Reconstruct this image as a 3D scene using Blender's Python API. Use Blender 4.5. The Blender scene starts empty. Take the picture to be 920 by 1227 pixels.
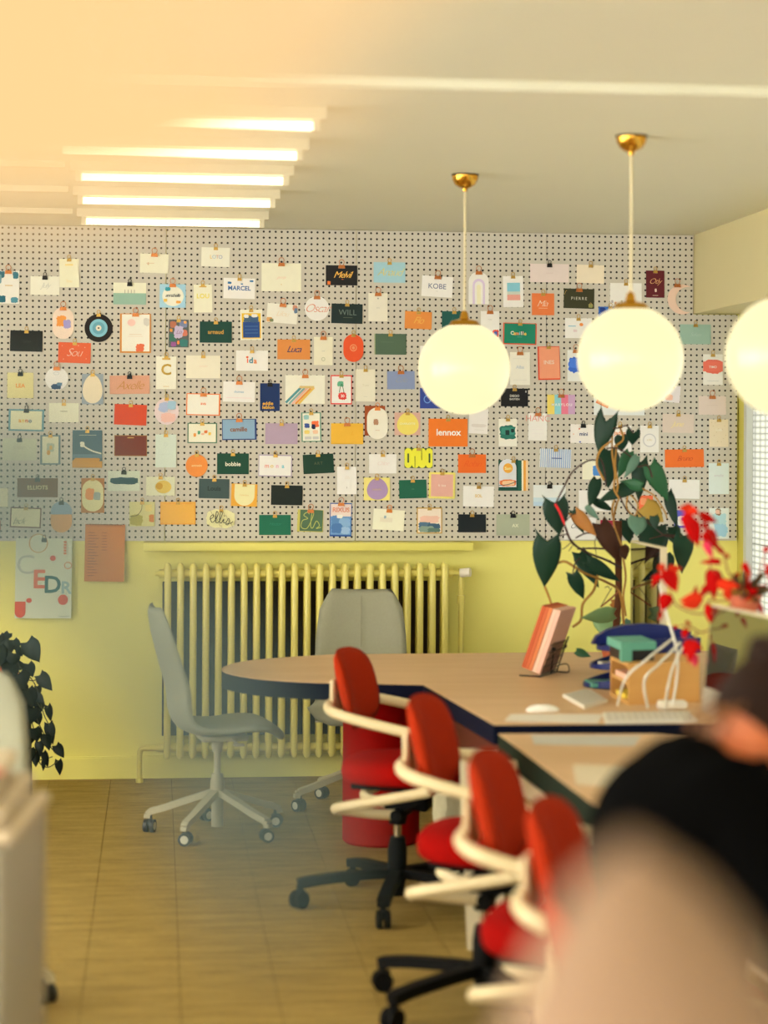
import bpy, bmesh, math, random
from mathutils import Vector, Matrix, Euler
random.seed(7)
PI = math.pi
scn = bpy.context.scene
COL = scn.collection

# ------------------------------------------------------------------ camera
FPX, CX, CY = 2500.0, 460.0, 515.0          # focal length and principal point in pixels of 920x1227
YAW, ROLL, CAMZ = math.radians(6.2), 0.005, 1.69
FW = Vector((math.sin(YAW), math.cos(YAW), 0))
R0 = Vector((math.cos(YAW), -math.sin(YAW), 0))
UP = Vector((0, 0, 1))
RT = R0 * math.cos(ROLL) + UP * math.sin(ROLL)
CU = -R0 * math.sin(ROLL) + UP * math.cos(ROLL)
CAMP = Vector((0, 0, CAMZ))
cam_data = bpy.data.cameras.new('camera')
cam = bpy.data.objects.new('camera', cam_data); COL.objects.link(cam)
rot = Matrix((RT, CU, -FW)).transposed()
cam.matrix_world = Matrix.Translation(CAMP) @ rot.to_4x4()
cam_data.sensor_fit = 'VERTICAL'; cam_data.sensor_height = 36.0; cam_data.sensor_width = 27.0
cam_data.lens = FPX / 1227.0 * 36.0
cam_data.shift_y = -(613.5 - CY) / 1227.0
cam_data.clip_start = 0.02; cam_data.clip_end = 200
cam_data.dof.use_dof = True
cam_data.dof.focus_distance = 10.1
cam_data.dof.aperture_fstop = cam_data.lens / 1000 / 0.046
scn.camera = cam

# ------------------------------------------------------------------ world, exposure
scn.view_settings.view_transform = 'Standard'
scn.view_settings.look = 'None'
scn.view_settings.exposure = 0.52
scn.view_settings.gamma = 1.0
scn.view_settings.use_curve_mapping = False
w = bpy.data.worlds.new('daylight'); scn.world = w; w.use_nodes = True
WORLD_STRENGTH = 7.2
bg = w.node_tree.nodes['Background']
bg.inputs[0].default_value = (1.0, 0.965, 0.89, 1); bg.inputs[1].default_value = WORLD_STRENGTH

# ------------------------------------------------------------------ projection helpers (photo pixel -> point of the place)
def ray(px, py):
    return FW + RT * ((px - CX) / FPX) - CU * ((py - CY) / FPX)
def PY(px, py, y):
    d = ray(px, py); return CAMP + d * (y / d.y)
def PZ(px, py, z):
    d = ray(px, py); return CAMP + d * ((z - CAMZ) / d.z)
def PD(px, py, dep):
    return CAMP + ray(px, py) * dep
def CP(u, d, z=0.0):                     # lateral / depth / height
    v = FW * d + R0 * u; return Vector((v.x, v.y, z))

# ------------------------------------------------------------------ materials
def lin(c):
    return tuple(((v / 255) / 12.92 if v / 255 <= 0.04045 else ((v / 255 + 0.055) / 1.055) ** 2.4) for v in c)
MATS = {}
def mat(name, rgb, rough=0.6, metal=0.0, var=0.06, scale=8.0, bump=0.0, stretch=(1, 1, 1), spec=0.4, coat=0.0, trans=0.0, sheen=0.0, rgb2=None, bscale=None, sss=0.0):
    if name in MATS: return MATS[name]
    m = bpy.data.materials.new(name); m.use_nodes = True
    nt = m.node_tree; b = nt.nodes['Principled BSDF']
    L = nt.links.new
    tc = nt.nodes.new('ShaderNodeTexCoord'); mp = nt.nodes.new('ShaderNodeMapping')
    mp.inputs['Scale'].default_value = stretch
    L(tc.outputs['Object'], mp.inputs['Vector'])
    nz = nt.nodes.new('ShaderNodeTexNoise'); nz.inputs['Scale'].default_value = scale; nz.inputs['Detail'].default_value = 5
    L(mp.outputs[0], nz.inputs['Vector'])
    mx = nt.nodes.new('ShaderNodeMix'); mx.data_type = 'RGBA'
    c = lin(rgb)
    if rgb2: c2 = lin(rgb2); a_, b_ = c, c2
    else: a_ = tuple(v * (1 - var) for v in c); b_ = tuple(min(1, v * (1 + var)) for v in c)
    mx.inputs[6].default_value = (*a_, 1); mx.inputs[7].default_value = (*b_, 1)
    L(nz.outputs[0], mx.inputs[0]); L(mx.outputs[2], b.inputs['Base Color'])
    b.inputs['Roughness'].default_value = rough; b.inputs['Metallic'].default_value = metal
    b.inputs['Specular IOR Level'].default_value = spec
    b.inputs['Coat Weight'].default_value = coat
    b.inputs['Sheen Weight'].default_value = sheen
    if sss:
        b.inputs['Subsurface Weight'].default_value = sss; b.inputs['Subsurface Scale'].default_value = 0.02
    if trans: b.inputs['Transmission Weight'].default_value = trans
    if bump:
        bn = nt.nodes.new('ShaderNodeBump'); bn.inputs['Strength'].default_value = bump; bn.inputs['Distance'].default_value = 0.01
        n2 = nt.nodes.new('ShaderNodeTexNoise'); n2.inputs['Scale'].default_value = bscale or scale * 6
        L(mp.outputs[0], n2.inputs['Vector']); L(n2.outputs[0], bn.inputs['Height']); L(bn.outputs[0], b.inputs['Normal'])
    MATS[name] = m
    return m
ILL = (0.86, 0.81, 0.68)                  # light on the board wall: photo colour / this = surface colour
def paper(rgb):
    key = 'paper_%02x%02x%02x' % rgb
    if key in MATS: return MATS[key]
    c = [min(0.92, v / i) for v, i in zip(lin(rgb), ILL)]
    m = mat(key, rgb, rough=0.75, var=0.04, scale=30)
    mx = [n for n in m.node_tree.nodes if n.type == 'MIX'][0]
    mx.inputs[6].default_value = (*[v * 0.96 for v in c], 1); mx.inputs[7].default_value = (*[min(1, v * 1.03) for v in c], 1)
    return m
def emit(name, rgb, strength):
    if name in MATS: return MATS[name]
    m = bpy.data.materials.new(name); m.use_nodes = True
    nt = m.node_tree; b = nt.nodes['Principled BSDF']
    c = lin(rgb)
    b.inputs['Base Color'].default_value = (*c, 1)
    b.inputs['Emission Color'].default_value = (*c, 1); b.inputs['Emission Strength'].default_value = strength
    MATS[name] = m; return m

# ------------------------------------------------------------------ mesh builder
class MB:
    def __init__(s): s.v = []; s.f = []; s.m = []; s.cur = 0
    def add(s, vs, fs):
        n = len(s.v); s.v += [Vector(p) for p in vs]; s.f += [tuple(i + n for i in f) for f in fs]; s.m += [s.cur] * len(fs); return s
    def box(s, c, size, M=None, bev=0.0):
        cx, cy, cz = c; hx, hy, hz = [q / 2 for q in size]
        if bev <= 0:
            vs = [Vector((x * hx, y * hy, z * hz)) for x in (-1, 1) for y in (-1, 1) for z in (-1, 1)]
            fs = [(0, 1, 3, 2), (4, 6, 7, 5), (0, 4, 5, 1), (2, 3, 7, 6), (0, 2, 6, 4), (1, 5, 7, 3)]
        else:
            bm = bmesh.new(); bmesh.ops.create_cube(bm, size=1)
            for q in bm.verts: q.co = Vector((q.co.x * 2 * hx, q.co.y * 2 * hy, q.co.z * 2 * hz))
            bmesh.ops.bevel(bm, geom=bm.edges[:], offset=bev, segments=3, profile=0.5, affect='EDGES')
            bm.verts.index_update()
            vs = [q.co.copy() for q in bm.verts]; fs = [tuple(q.index for q in f.verts) for f in bm.faces]; bm.free()
        if M: vs = [M @ q for q in vs]
        return s.add([q + Vector(c) for q in vs], fs)
    def bar(s, a, b, wd, ht, up=(0, 0, 1)):
        a, b = Vector(a), Vector(b); d = (b - a).normalized(); u = Vector(up); sd = d.cross(u).normalized(); u = sd.cross(d)
        vs = [p + sd * (i * wd / 2) + u * (j * ht / 2) for p in (a, b) for i in (-1, 1) for j in (-1, 1)]
        return s.add(vs, [(0, 2, 3, 1), (4, 5, 7, 6), (0, 1, 5, 4), (2, 6, 7, 3), (0, 4, 6, 2), (1, 3, 7, 5)])
    def tube(s, pts, r, n=10, closed=False, cap=True):
        pts = [Vector(p) for p in pts]; k = len(pts)
        rs = r if isinstance(r, (list, tuple)) else [r] * k
        prev = None; rings = []
        for i, p in enumerate(pts):
            if closed: t = (pts[(i + 1) % k] - pts[i - 1])
            else: t = pts[min(i + 1, k - 1)] - pts[max(i - 1, 0)]
            t.normalize()
            if prev is None:
                ref = Vector((0, 0, 1)) if abs(t.z) < 0.9 else Vector((1, 0, 0))
                a = t.cross(ref).normalized()
            else:
                a = (prev - t * prev.dot(t)).normalized()
            prev = a; b = t.cross(a)
            rings.append([p + (a * math.cos(2 * PI * j / n) + b * math.sin(2 * PI * j / n)) * rs[i] for j in range(n)])
        vs = [q for rg in rings for q in rg]; fs = []
        for i in range(k if closed else k - 1):
            i2 = (i + 1) % k
            for j in range(n):
                fs.append((i * n + j, i * n + (j + 1) % n, i2 * n + (j + 1) % n, i2 * n + j))
        if cap and not closed:
            fs.append(tuple(range(n - 1, -1, -1))); fs.append(tuple((k - 1) * n + j for j in range(n)))
        return s.add(vs, fs)
    def cyl(s, a, b, r, n=20, r2=None):
        return s.tube([a, b], [r, r if r2 is None else r2], n)
    def lathe(s, prof, c=(0, 0, 0), n=32, M=None, cap=True):
        vs = []; fs = []
        for (r, z) in prof:
            for j in range(n):
                a = 2 * PI * j / n; vs.append(Vector((r * math.cos(a), r * math.sin(a), z)))
        k = len(prof)
        for i in range(k - 1):
            for j in range(n):
                fs.append((i * n + j, i * n + (j + 1) % n, (i + 1) * n + (j + 1) % n, (i + 1) * n + j))
        if cap:
            if prof[0][0] > 1e-6: fs.append(tuple(range(n - 1, -1, -1)))
            if prof[-1][0] > 1e-6: fs.append(tuple((k - 1) * n + j for j in range(n)))
        if M: vs = [M @ q for q in vs]
        return s.add([q + Vector(c) for q in vs], fs)
    def prism(s, poly, z0, z1, M=None):
        n = len(poly)
        vs = [Vector((x, y, z0)) for x, y in poly] + [Vector((x, y, z1)) for x, y in poly]
        fs = [tuple(range(n - 1, -1, -1)), tuple(range(n, 2 * n))] + [(i, (i + 1) % n, n + (i + 1) % n, n + i) for i in range(n)]
        if M: vs = [M @ q for q in vs]
        return s.add(vs, fs)
    def ball(s, c, r, seg=24, ring=14, M=None):
        rr = (r, r, r) if not isinstance(r, (tuple, list)) else r
        prof = [(math.sin(PI * i / ring), -math.cos(PI * i / ring)) for i in range(ring + 1)]
        prof[0] = (1e-4, -1); prof[-1] = (1e-4, 1)
        S = Matrix.Diagonal(Vector(rr)).to_3x3()
        if M: S = M @ S
        return s.lathe(prof, c, seg, S)
    def mesh(s, name, mats, smooth=35, off=None):
        me = bpy.data.meshes.new(name)
        me.from_pydata([tuple(q - off) if off else tuple(q) for q in s.v], [], s.f)
        if not isinstance(mats, (list, tuple)): mats = [mats]
        for m in mats: me.materials.append(m)
        if len(mats) > 1: me.polygons.foreach_set('material_index', s.m)
        bm = bmesh.new(); bm.from_mesh(me); bmesh.ops.recalc_face_normals(bm, faces=bm.faces[:]); bm.to_mesh(me); bm.free()
        if smooth:
            me.polygons.foreach_set('use_smooth', [True] * len(me.polygons))
            me.set_sharp_from_angle(angle=math.radians(smooth))
        me.update(); return me
    def build(s, name, mats, parent=None, world=True, smooth=35, origin=None, **kw):
        off = None
        if parent is not None and world: off = wloc(parent)
        elif parent is None and world:
            if origin is None:
                xs = [q.x for q in s.v]; ys = [q.y for q in s.v]; zs = [q.z for q in s.v]
                origin = Vector(((min(xs) + max(xs)) / 2, (min(ys) + max(ys)) / 2, min(zs)))
            off = Vector(origin)
        o = bpy.data.objects.new(name, s.mesh(name, mats, smooth, off)); COL.objects.link(o)
        if parent is not None: o.parent = parent
        elif off is not None: o.location = off
        return tag(o, **kw)
def wloc(o):
    p = Vector(o.location)
    while o.parent: o = o.parent; p += Vector(o.location)
    return p
def tag(o, label=None, cat=None, group=None, kind=None):
    if label: o['label'] = label
    if cat: o['category'] = cat
    if group: o['group'] = group
    if kind: o['kind'] = kind
    return o
def thing(name, loc, label, cat, group=None, rz=0.0):
    o = bpy.data.objects.new(name, None); COL.objects.link(o)
    o.location = loc; o.rotation_euler = (0, 0, rz); o.empty_display_size = 0.05
    return tag(o, label, cat, group)
def bake(o):
    dg = bpy.context.evaluated_depsgraph_get(); dg.update(); me = bpy.data.meshes.new_from_object(o.evaluated_get(dg))
    o.modifiers.clear(); o.data = me; me.polygons.foreach_set('use_smooth', [True] * len(me.polygons)); return o
def inst(name, me, parent, loc=(0, 0, 0), rot=(0, 0, 0)):
    o = bpy.data.objects.new(name, me); COL.objects.link(o); o.parent = parent; o.location = loc; o.rotation_euler = rot; return o
def spline(pts, k=6):
    pts = [Vector(p) for p in pts]; out = []
    for i in range(len(pts) - 1):
        p0 = pts[max(i - 1, 0)]; p1 = pts[i]; p2 = pts[i + 1]; p3 = pts[min(i + 2, len(pts) - 1)]
        for j in range(k):
            t = j / k
            out.append(0.5 * ((2 * p1) + (p2 - p0) * t + (2 * p0 - 5 * p1 + 4 * p2 - p3) * t * t + (3 * p1 - p0 - 3 * p2 + p3) * t ** 3))
    out.append(pts[-1]); return out

# ================================================================== ROOM
W = 10.16            # back wall plane
BF = 10.14           # front of the pegboard
XL, YB, HC = -3.0, -3.2, 2.665
XB = PY(831.5, 330, BF).x            # face of the bulkhead
XW = PY(885.5, 500, BF).x            # inner face of the window wall
XR = XW + .2
wall_yellow = mat('yellow_wall_paint', (246, 239, 136), rough=0.55, var=0.05, scale=1.5, bump=0.05)
ceil_m = mat('ceiling_paint', (226, 226, 208), rough=0.7, var=0.03, scale=1.0)
wall_cream = mat('cream_wall_paint', (216, 206, 160), rough=0.7, var=0.03, scale=1.2)

# floor: sub-floor with hairline joints, planks on top
g = MB(); g.box(((XL + XR) / 2, (YB + W) / 2, -0.03), (XR - XL + .4, W - YB + .4, 0.052))
floor = g.build('floor', mat('floor_joint', (96, 74, 34), rough=0.9), kind='structure', origin=(0, 0, 0))
fm = mat('ochre_floor', (122, 98, 40), rough=0.62, scale=3.0, stretch=(1.2, 6, 1), rgb2=(176, 148, 82), bump=0.15, bscale=60, spec=0.3)
nt = fm.node_tree
fpos = nt.nodes.new('ShaderNodeNewGeometry')
mpn = [n for n in nt.nodes if n.type == 'MAPPING'][0]
nt.links.new(fpos.outputs['Position'], mpn.inputs['Vector'])
mxn = [n for n in nt.nodes if n.type == 'MIX'][0]; nzn = [n for n in nt.nodes if n.type == 'TEX_NOISE'][0]
nzn.inputs['Detail'].default_value = 9; nzn.inputs['Roughness'].default_value = 0.72
n3 = nt.nodes.new('ShaderNodeTexNoise'); n3.inputs['Scale'].default_value = 45; n3.inputs['Detail'].default_value = 4
nt.links.new(mpn.outputs[0], n3.inputs['Vector'])
ma = nt.nodes.new('ShaderNodeMath'); ma.operation = 'MULTIPLY_ADD'; ma.inputs[1].default_value = 0.5; ma.inputs[2].default_value = -0.22
nt.links.new(n3.outputs[0], ma.inputs[0])
mb_ = nt.nodes.new('ShaderNodeMath'); mb_.operation = 'ADD'; nt.links.new(nzn.outputs[0], mb_.inputs[0]); nt.links.new(ma.outputs[0], mb_.inputs[1])
mr = nt.nodes.new('ShaderNodeMapRange'); mr.inputs[1].default_value = 0.3; mr.inputs[2].default_value = 0.75
nt.links.new(mb_.outputs[0], mr.inputs[0]); nt.links.new(mr.outputs[0], mxn.inputs[0])
PWD, PLN = 0.29, 1.55
pm = MB(); pm.box((PWD / 2, PLN / 2, 0), (PWD - 0.0022, PLN - 0.0022, 0.006)); pmesh = pm.mesh('plank', fm, 0)
i = 0
X00 = PZ(126, 985, 0).x
x = X00 - PWD * 8
row = 0
while x < XR:
    y = 8.50 - 1.45 * (row % 2) - 0.35 * (row % 3)
    while y > 2.56: y -= PLN
    y0_ = y
    while y < W:
        if y + PLN > W:
            q = MB(); q.box((PWD / 2, (W - y) / 2, 0), (PWD - 0.0022, W - y, 0.006)); mm = q.mesh('plank', fm, 0)
        else: mm = pmesh
        inst('plank', mm, floor, (x, y, -0.003)); y += PLN
    q = MB(); q.box((PWD / 2, (y0_ - 1.0) / 2, 0), (PWD - .0022, y0_ - 1.0, .006)); inst('plank', q.mesh('plank', fm, 0), floor, (x, 1.0, -.003))
    x += PWD; row += 1
g = MB(); g.box(((XL + X00 - PWD * 8) / 2, (YB + W) / 2, -0.003), (X00 - PWD * 8 - XL, W - YB, 0.006))
g.box(((X00 - PWD * 8 + XR) / 2, (YB + 1.0) / 2, -0.003), (XR - X00 + PWD * 8, 1.0 - YB, 0.006))
g.build('floor_covering', fm, floor)

g = MB(); g.box(((XL + XR) / 2, (YB + W) / 2, HC + 0.05), (XR - XL + .4, W - YB + .4, 0.1))
g.build('ceiling', ceil_m, kind='structure')
g = MB(); g.box(((XL + XB) / 2 - .0, 5.75 + 0.15, HC - 0.013), (XB - XL, 0.30, 0.026))
g.build('ceiling_beam', ceil_m, kind='structure')
g = MB(); g.box(((XL + XR) / 2, W + 0.1, 1.33), (XR - XL + .4, 0.2, 2.7))
g.build('wall_back', wall_yellow, kind='structure')
g = MB()
g.box((XL - 0.1, 4, 0.4), (0.2, 15, 0.8)); g.box((XL - 0.1, 4, 2.6), (0.2, 15, 0.2))
for yy in (-3, 0.2, 3.4, 6.6): g.box((XL - 0.1, yy, 1.4), (0.2, 0.5, 2.5))  # unseen wall; openings laid out so daylight fills the room
g.box((XL - 0.1, 9.2, 1.4), (0.2, 2.3, 2.5))  # solid stretch added to keep the left of the board darker
g.build('wall_left', wall_cream, kind='structure')
g = MB()
g.box(((XL + XR) / 2, YB - 0.1, 0.3), (XR - XL + .4, 0.2, 0.6)); g.box(((XL + XR) / 2, YB - 0.1, 2.6), (XR - XL + .4, 0.2, 0.2))
for xx in (XL, XL + 2, XL + 4, XR): g.box((xx, YB - 0.1, 1.4), (1.2, 0.2, 2.5))  # unseen wall; openings narrowed to cut the light on the ceiling beam
g.build('wall_rear', wall_cream, kind='structure')
# bulkhead and window wall on the right
ZB = CAMZ + (CY - 374) / 241.0
g = MB(); g.box(((XB + XR) / 2 + .1, (YB + W) / 2, (ZB + HC) / 2), (XR - XB + .2, W - YB, HC - ZB))
g.build('ceiling_bulkhead', wall_cream, kind='structure')
g = MB()
g.box((XW + 0.1, (YB + W) / 2, 0.3), (0.2, W - YB, 0.6))
for yy in (W - 0.06, 6.9, 3.6, 0.3, YB + .1): g.box((XW + 0.1, yy, 1.45), (0.2, 0.12, 1.75))
g.build('wall_right', mat('right_wall_paint', (214, 206, 96), rough=0.6, var=.03), kind='structure')
frame_m = mat('white_window_frame', (206, 212, 206), rough=0.4, var=.02)
glass_m = bpy.data.materials.new('ribbed_glass'); glass_m.use_nodes = True
nt = glass_m.node_tree; nt.nodes.remove(nt.nodes['Principled BSDF']); out = nt.nodes['Material Output']
tr = nt.nodes.new('ShaderNodeBsdfTranslucent'); tp = nt.nodes.new('ShaderNodeBsdfTransparent'); gl = nt.nodes.new('ShaderNodeBsdfGlossy')
m1 = nt.nodes.new('ShaderNodeMixShader'); m2 = nt.nodes.new('ShaderNodeMixShader')
geo = nt.nodes.new('ShaderNodeNewGeometry'); sep = nt.nodes.new('ShaderNodeSeparateXYZ'); nt.links.new(geo.outputs['Position'], sep.inputs[0])
def tri(sock, pitch):
    a = nt.nodes.new('ShaderNodeMath'); a.operation = 'MULTIPLY'; a.inputs[1].default_value = PI / pitch; nt.links.new(sock, a.inputs[0])
    b = nt.nodes.new('ShaderNodeMath'); b.operation = 'SINE'; nt.links.new(a.outputs[0], b.inputs[0])
    c = nt.nodes.new('ShaderNodeMath'); c.operation = 'ABSOLUTE'; nt.links.new(b.outputs[0], c.inputs[0])
    d = nt.nodes.new('ShaderNodeMath'); d.operation = 'POWER'; d.inputs[1].default_value = 0.4; nt.links.new(c.outputs[0], d.inputs[0]); return d.outputs[0]
mu = nt.nodes.new('ShaderNodeMath'); mu.operation = 'MULTIPLY'
nt.links.new(tri(sep.outputs[1], 0.085), mu.inputs[0]); nt.links.new(tri(sep.outputs[2], 0.030), mu.inputs[1])
cr = nt.nodes.new('ShaderNodeMix'); cr.data_type = 'RGBA'; cr.inputs[6].default_value = (.17, .18, .17, 1); cr.inputs[7].default_value = (.40, .405, .39, 1)
nt.links.new(mu.outputs[0], cr.inputs[0]); nt.links.new(cr.outputs[2], tr.inputs[0])
bp = nt.nodes.new('ShaderNodeBump'); bp.inputs['Distance'].default_value = 0.01; bp.inputs['Strength'].default_value = .8
nt.links.new(mu.outputs[0], bp.inputs['Height']); nt.links.new(bp.outputs[0], gl.inputs['Normal']); nt.links.new(bp.outputs[0], tr.inputs['Normal'])
gl.inputs['Roughness'].default_value = 0.15
tp.inputs[0].default_value = (.9, .92, .9, 1)
m1.inputs[0].default_value = 0.05; nt.links.new(tr.outputs[0], m1.inputs[1]); nt.links.new(tp.outputs[0], m1.inputs[2])
m2.inputs[0].default_value = 0.08; nt.links.new(m1.outputs[0], m2.inputs[1]); nt.links.new(gl.outputs[0], m2.inputs[2]); nt.links.new(m2.outputs[0], out.inputs[0])
for k, (ya, yb_) in enumerate(((6.96, W - 0.12), (3.66, 6.84), (0.36, 3.54), (YB + .16, 0.24))):
    o = thing('window_%d' % (k + 1), (XW, (ya + yb_) / 2, 0.6), None, None); o['kind'] = 'structure'
    g = MB(); t = 0.05
    g.box((XW + .03, ya + t / 2, 1.44), (0.07, t, ZB - .6)); g.box((XW + .03, yb_ - t / 2, 1.44), (0.07, t, ZB - .6))
    g.box((XW + .03, (ya + yb_) / 2, 0.62), (0.07, yb_ - ya, .04)); g.box((XW + .03, (ya + yb_) / 2, ZB - .02), (0.07, yb_ - ya, .04))
    g.build('window_frame', frame_m, o)
    n = 4
    for q in range(n):
        a = ya + t + (yb_ - ya - 2 * t) * q / n; b = ya + t + (yb_ - ya - 2 * t) * (q + 1) / n
        for (z0, z1) in ((0.64, 1.143), (1.143, ZB - .04)):
            g = MB(); g.box((XW + .03, (a + b) / 2, (z0 + z1) / 2), (0.008, b - a, z1 - z0)); g.build('pane', glass_m, o)
# baseboard
for nm, x0, x1 in (('baseboard_back', XL, XW),):
    g = MB(); g.box(((x0 + x1) / 2, W - 0.009, 0.05), (x1 - x0, 0.018, 0.10)); g.box(((x0 + x1) / 2, W - 0.006, 0.103), (x1 - x0, 0.012, 0.008))
    g.build(nm, wall_yellow, kind='structure')

# ------------------------------------------------------------------ pegboard
pegm = mat('perforated_board', (208, 204, 194), rough=0.55, var=.02, scale=2)
nt = pegm.node_tree; b = nt.nodes['Principled BSDF']
geo = nt.nodes.new('ShaderNodeNewGeometry')
PITCH = 0.0291
vm = nt.nodes.new('ShaderNodeVectorMath'); vm.operation = 'SCALE'; vm.inputs['Scale'].default_value = 1 / PITCH
ad = nt.nodes.new('ShaderNodeVectorMath'); ad.operation = 'ADD'; ad.inputs[1].default_value = (100 - .0 / PITCH, 0, 100 - (2.650 % PITCH) / PITCH + .5)
fr = nt.nodes.new('ShaderNodeVectorMath'); fr.operation = 'FRACTION'
sb = nt.nodes.new('ShaderNodeVectorMath'); sb.operation = 'SUBTRACT'; sb.inputs[1].default_value = (.5, 0, .5)
ml = nt.nodes.new('ShaderNodeVectorMath'); ml.operation = 'MULTIPLY'; ml.inputs[1].default_value = (1, 0, 1)
ln = nt.nodes.new('ShaderNodeVectorMath'); ln.operation = 'LENGTH'
lt = nt.nodes.new('ShaderNodeMath'); lt.operation = 'LESS_THAN'; lt.inputs[1].default_value = 0.18
L = nt.links.new
L(geo.outputs['Position'], vm.inputs[0]); L(vm.outputs[0], ad.inputs[0]); L(ad.outputs[0], fr.inputs[0]); L(fr.outputs[0], sb.inputs[0]); L(sb.outputs[0], ml.inputs[0]); L(ml.outputs[0], ln.inputs[0]); L(ln.outputs['Value'], lt.inputs[0])
old = b.inputs['Base Color'].links[0].from_socket
hx = nt.nodes.new('ShaderNodeMix'); hx.data_type = 'RGBA'; L(lt.outputs[0], hx.inputs[0]); L(old, hx.inputs[6]); hx.inputs[7].default_value = (.012, .012, .012, 1)
L(hx.outputs[2], b.inputs['Base Color'])
BT = PY(460, 276.5, BF).z; BB = PY(460, 648, BF).z
xr = PY(883, 500, BF).x
seams = [PY(p, 400, BF).x for p in (-260, -29, 198.5, 426.5, 654.5)]
seams = [XL + 0.02, seams[0] - .93, seams[0]] + seams[1:] + [xr]
board = thing('pegboard', (0, BF, BB), 'pale grey perforated pegboard of several panels above the yellow wall', 'pegboard')
for a, b_ in zip(seams[:-1], seams[1:]):
    g = MB()
    if b_ == xr:
        xs_ = XB - 0.004
        z1 = ZB - .004
        poly = [(a + .0015, BB), (b_, BB), (b_, z1), (xs_, z1), (xs_, BT), (a + .0015, BT)]
    else: poly = [(a + .0015, BB), (b_ - .0015, BB), (b_ - .0015, BT), (a + .0015, BT)]
    g.prism(poly, -0.018, 0, Matrix.Translation((0, BF, 0)) @ Matrix.Rotation(PI / 2, 4, 'X'))
    g.build('board_panel', pegm, board, smooth=0)
# sill ledge under the board, above the radiator
lx0, lx1 = PY(172, 650, BF).x, PY(562, 650, BF).x
g = MB(); z0 = PY(400, 659, BF - .05).z; g.box(((lx0 + lx1) / 2, W - .08, (z0 + BB) / 2 - .001), (lx1 - lx0, .16, BB - z0 - .002), bev=.004)
g.build('trim_1', mat('yellow_ledge', (236, 228, 120), rough=.4, var=.02), kind='structure')

# ================================================================== CARDS ON THE BOARD
ORG = {'a': (0, 270), 'b': (220, 270), 'c': (440, 270), 'd': (660, 270), 'e': (0, 460), 'f': (220, 460), 'g': (440, 460), 'h': (660, 460)}
gold = mat('brass_clip', (196, 160, 84), rough=0.3, metal=0.9, var=.05)
copper = mat('copper_clip', (190, 120, 70), rough=0.3, metal=0.9, var=.05)
blackm = mat('black_metal', (24, 24, 26), rough=0.4, metal=0.3)
def clip_mesh(w_, h_, loop, m):
    g = MB(); g.prism([(-w_ / 2, -h_), (w_ / 2, -h_), (w_ * .42, h_ * .25), (-w_ * .42, h_ * .25)], 0.0, 0.009)
    pts = []
    for k in range(13):
        a = -PI * .25 + 1.5 * PI * k / 12
        pts.append((math.cos(a) * loop * .62, h_ * .25 + loop * .7 + math.sin(a) * loop * .62, 0.005))
    g.tube([(-w_ * .2, -h_ * .6, .0105)] + [(-pts[-1][0] * -1, pts[-1][1], .005)] + pts[::-1][1:-1] + [(pts[0][0], pts[0][1], .005), (w_ * .2, -h_ * .6, .0105)], 0.0016, 6)
    return g.mesh('clip', m, 40)
CLIPS = {'g': clip_mesh(.021, .011, .013, gold), 'c': clip_mesh(.033, .013, .020, copper), 'k': clip_mesh(.026, .015, .012, blackm), 'o': clip_mesh(.028, .013, .016, mat('orange_clip', (230, 140, 60), rough=.4))}
def ellipse(w_, h_, n=36): return [(w_ / 2 * math.cos(2 * PI * k / n), h_ / 2 * math.sin(2 * PI * k / n)) for k in range(n)]
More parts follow.
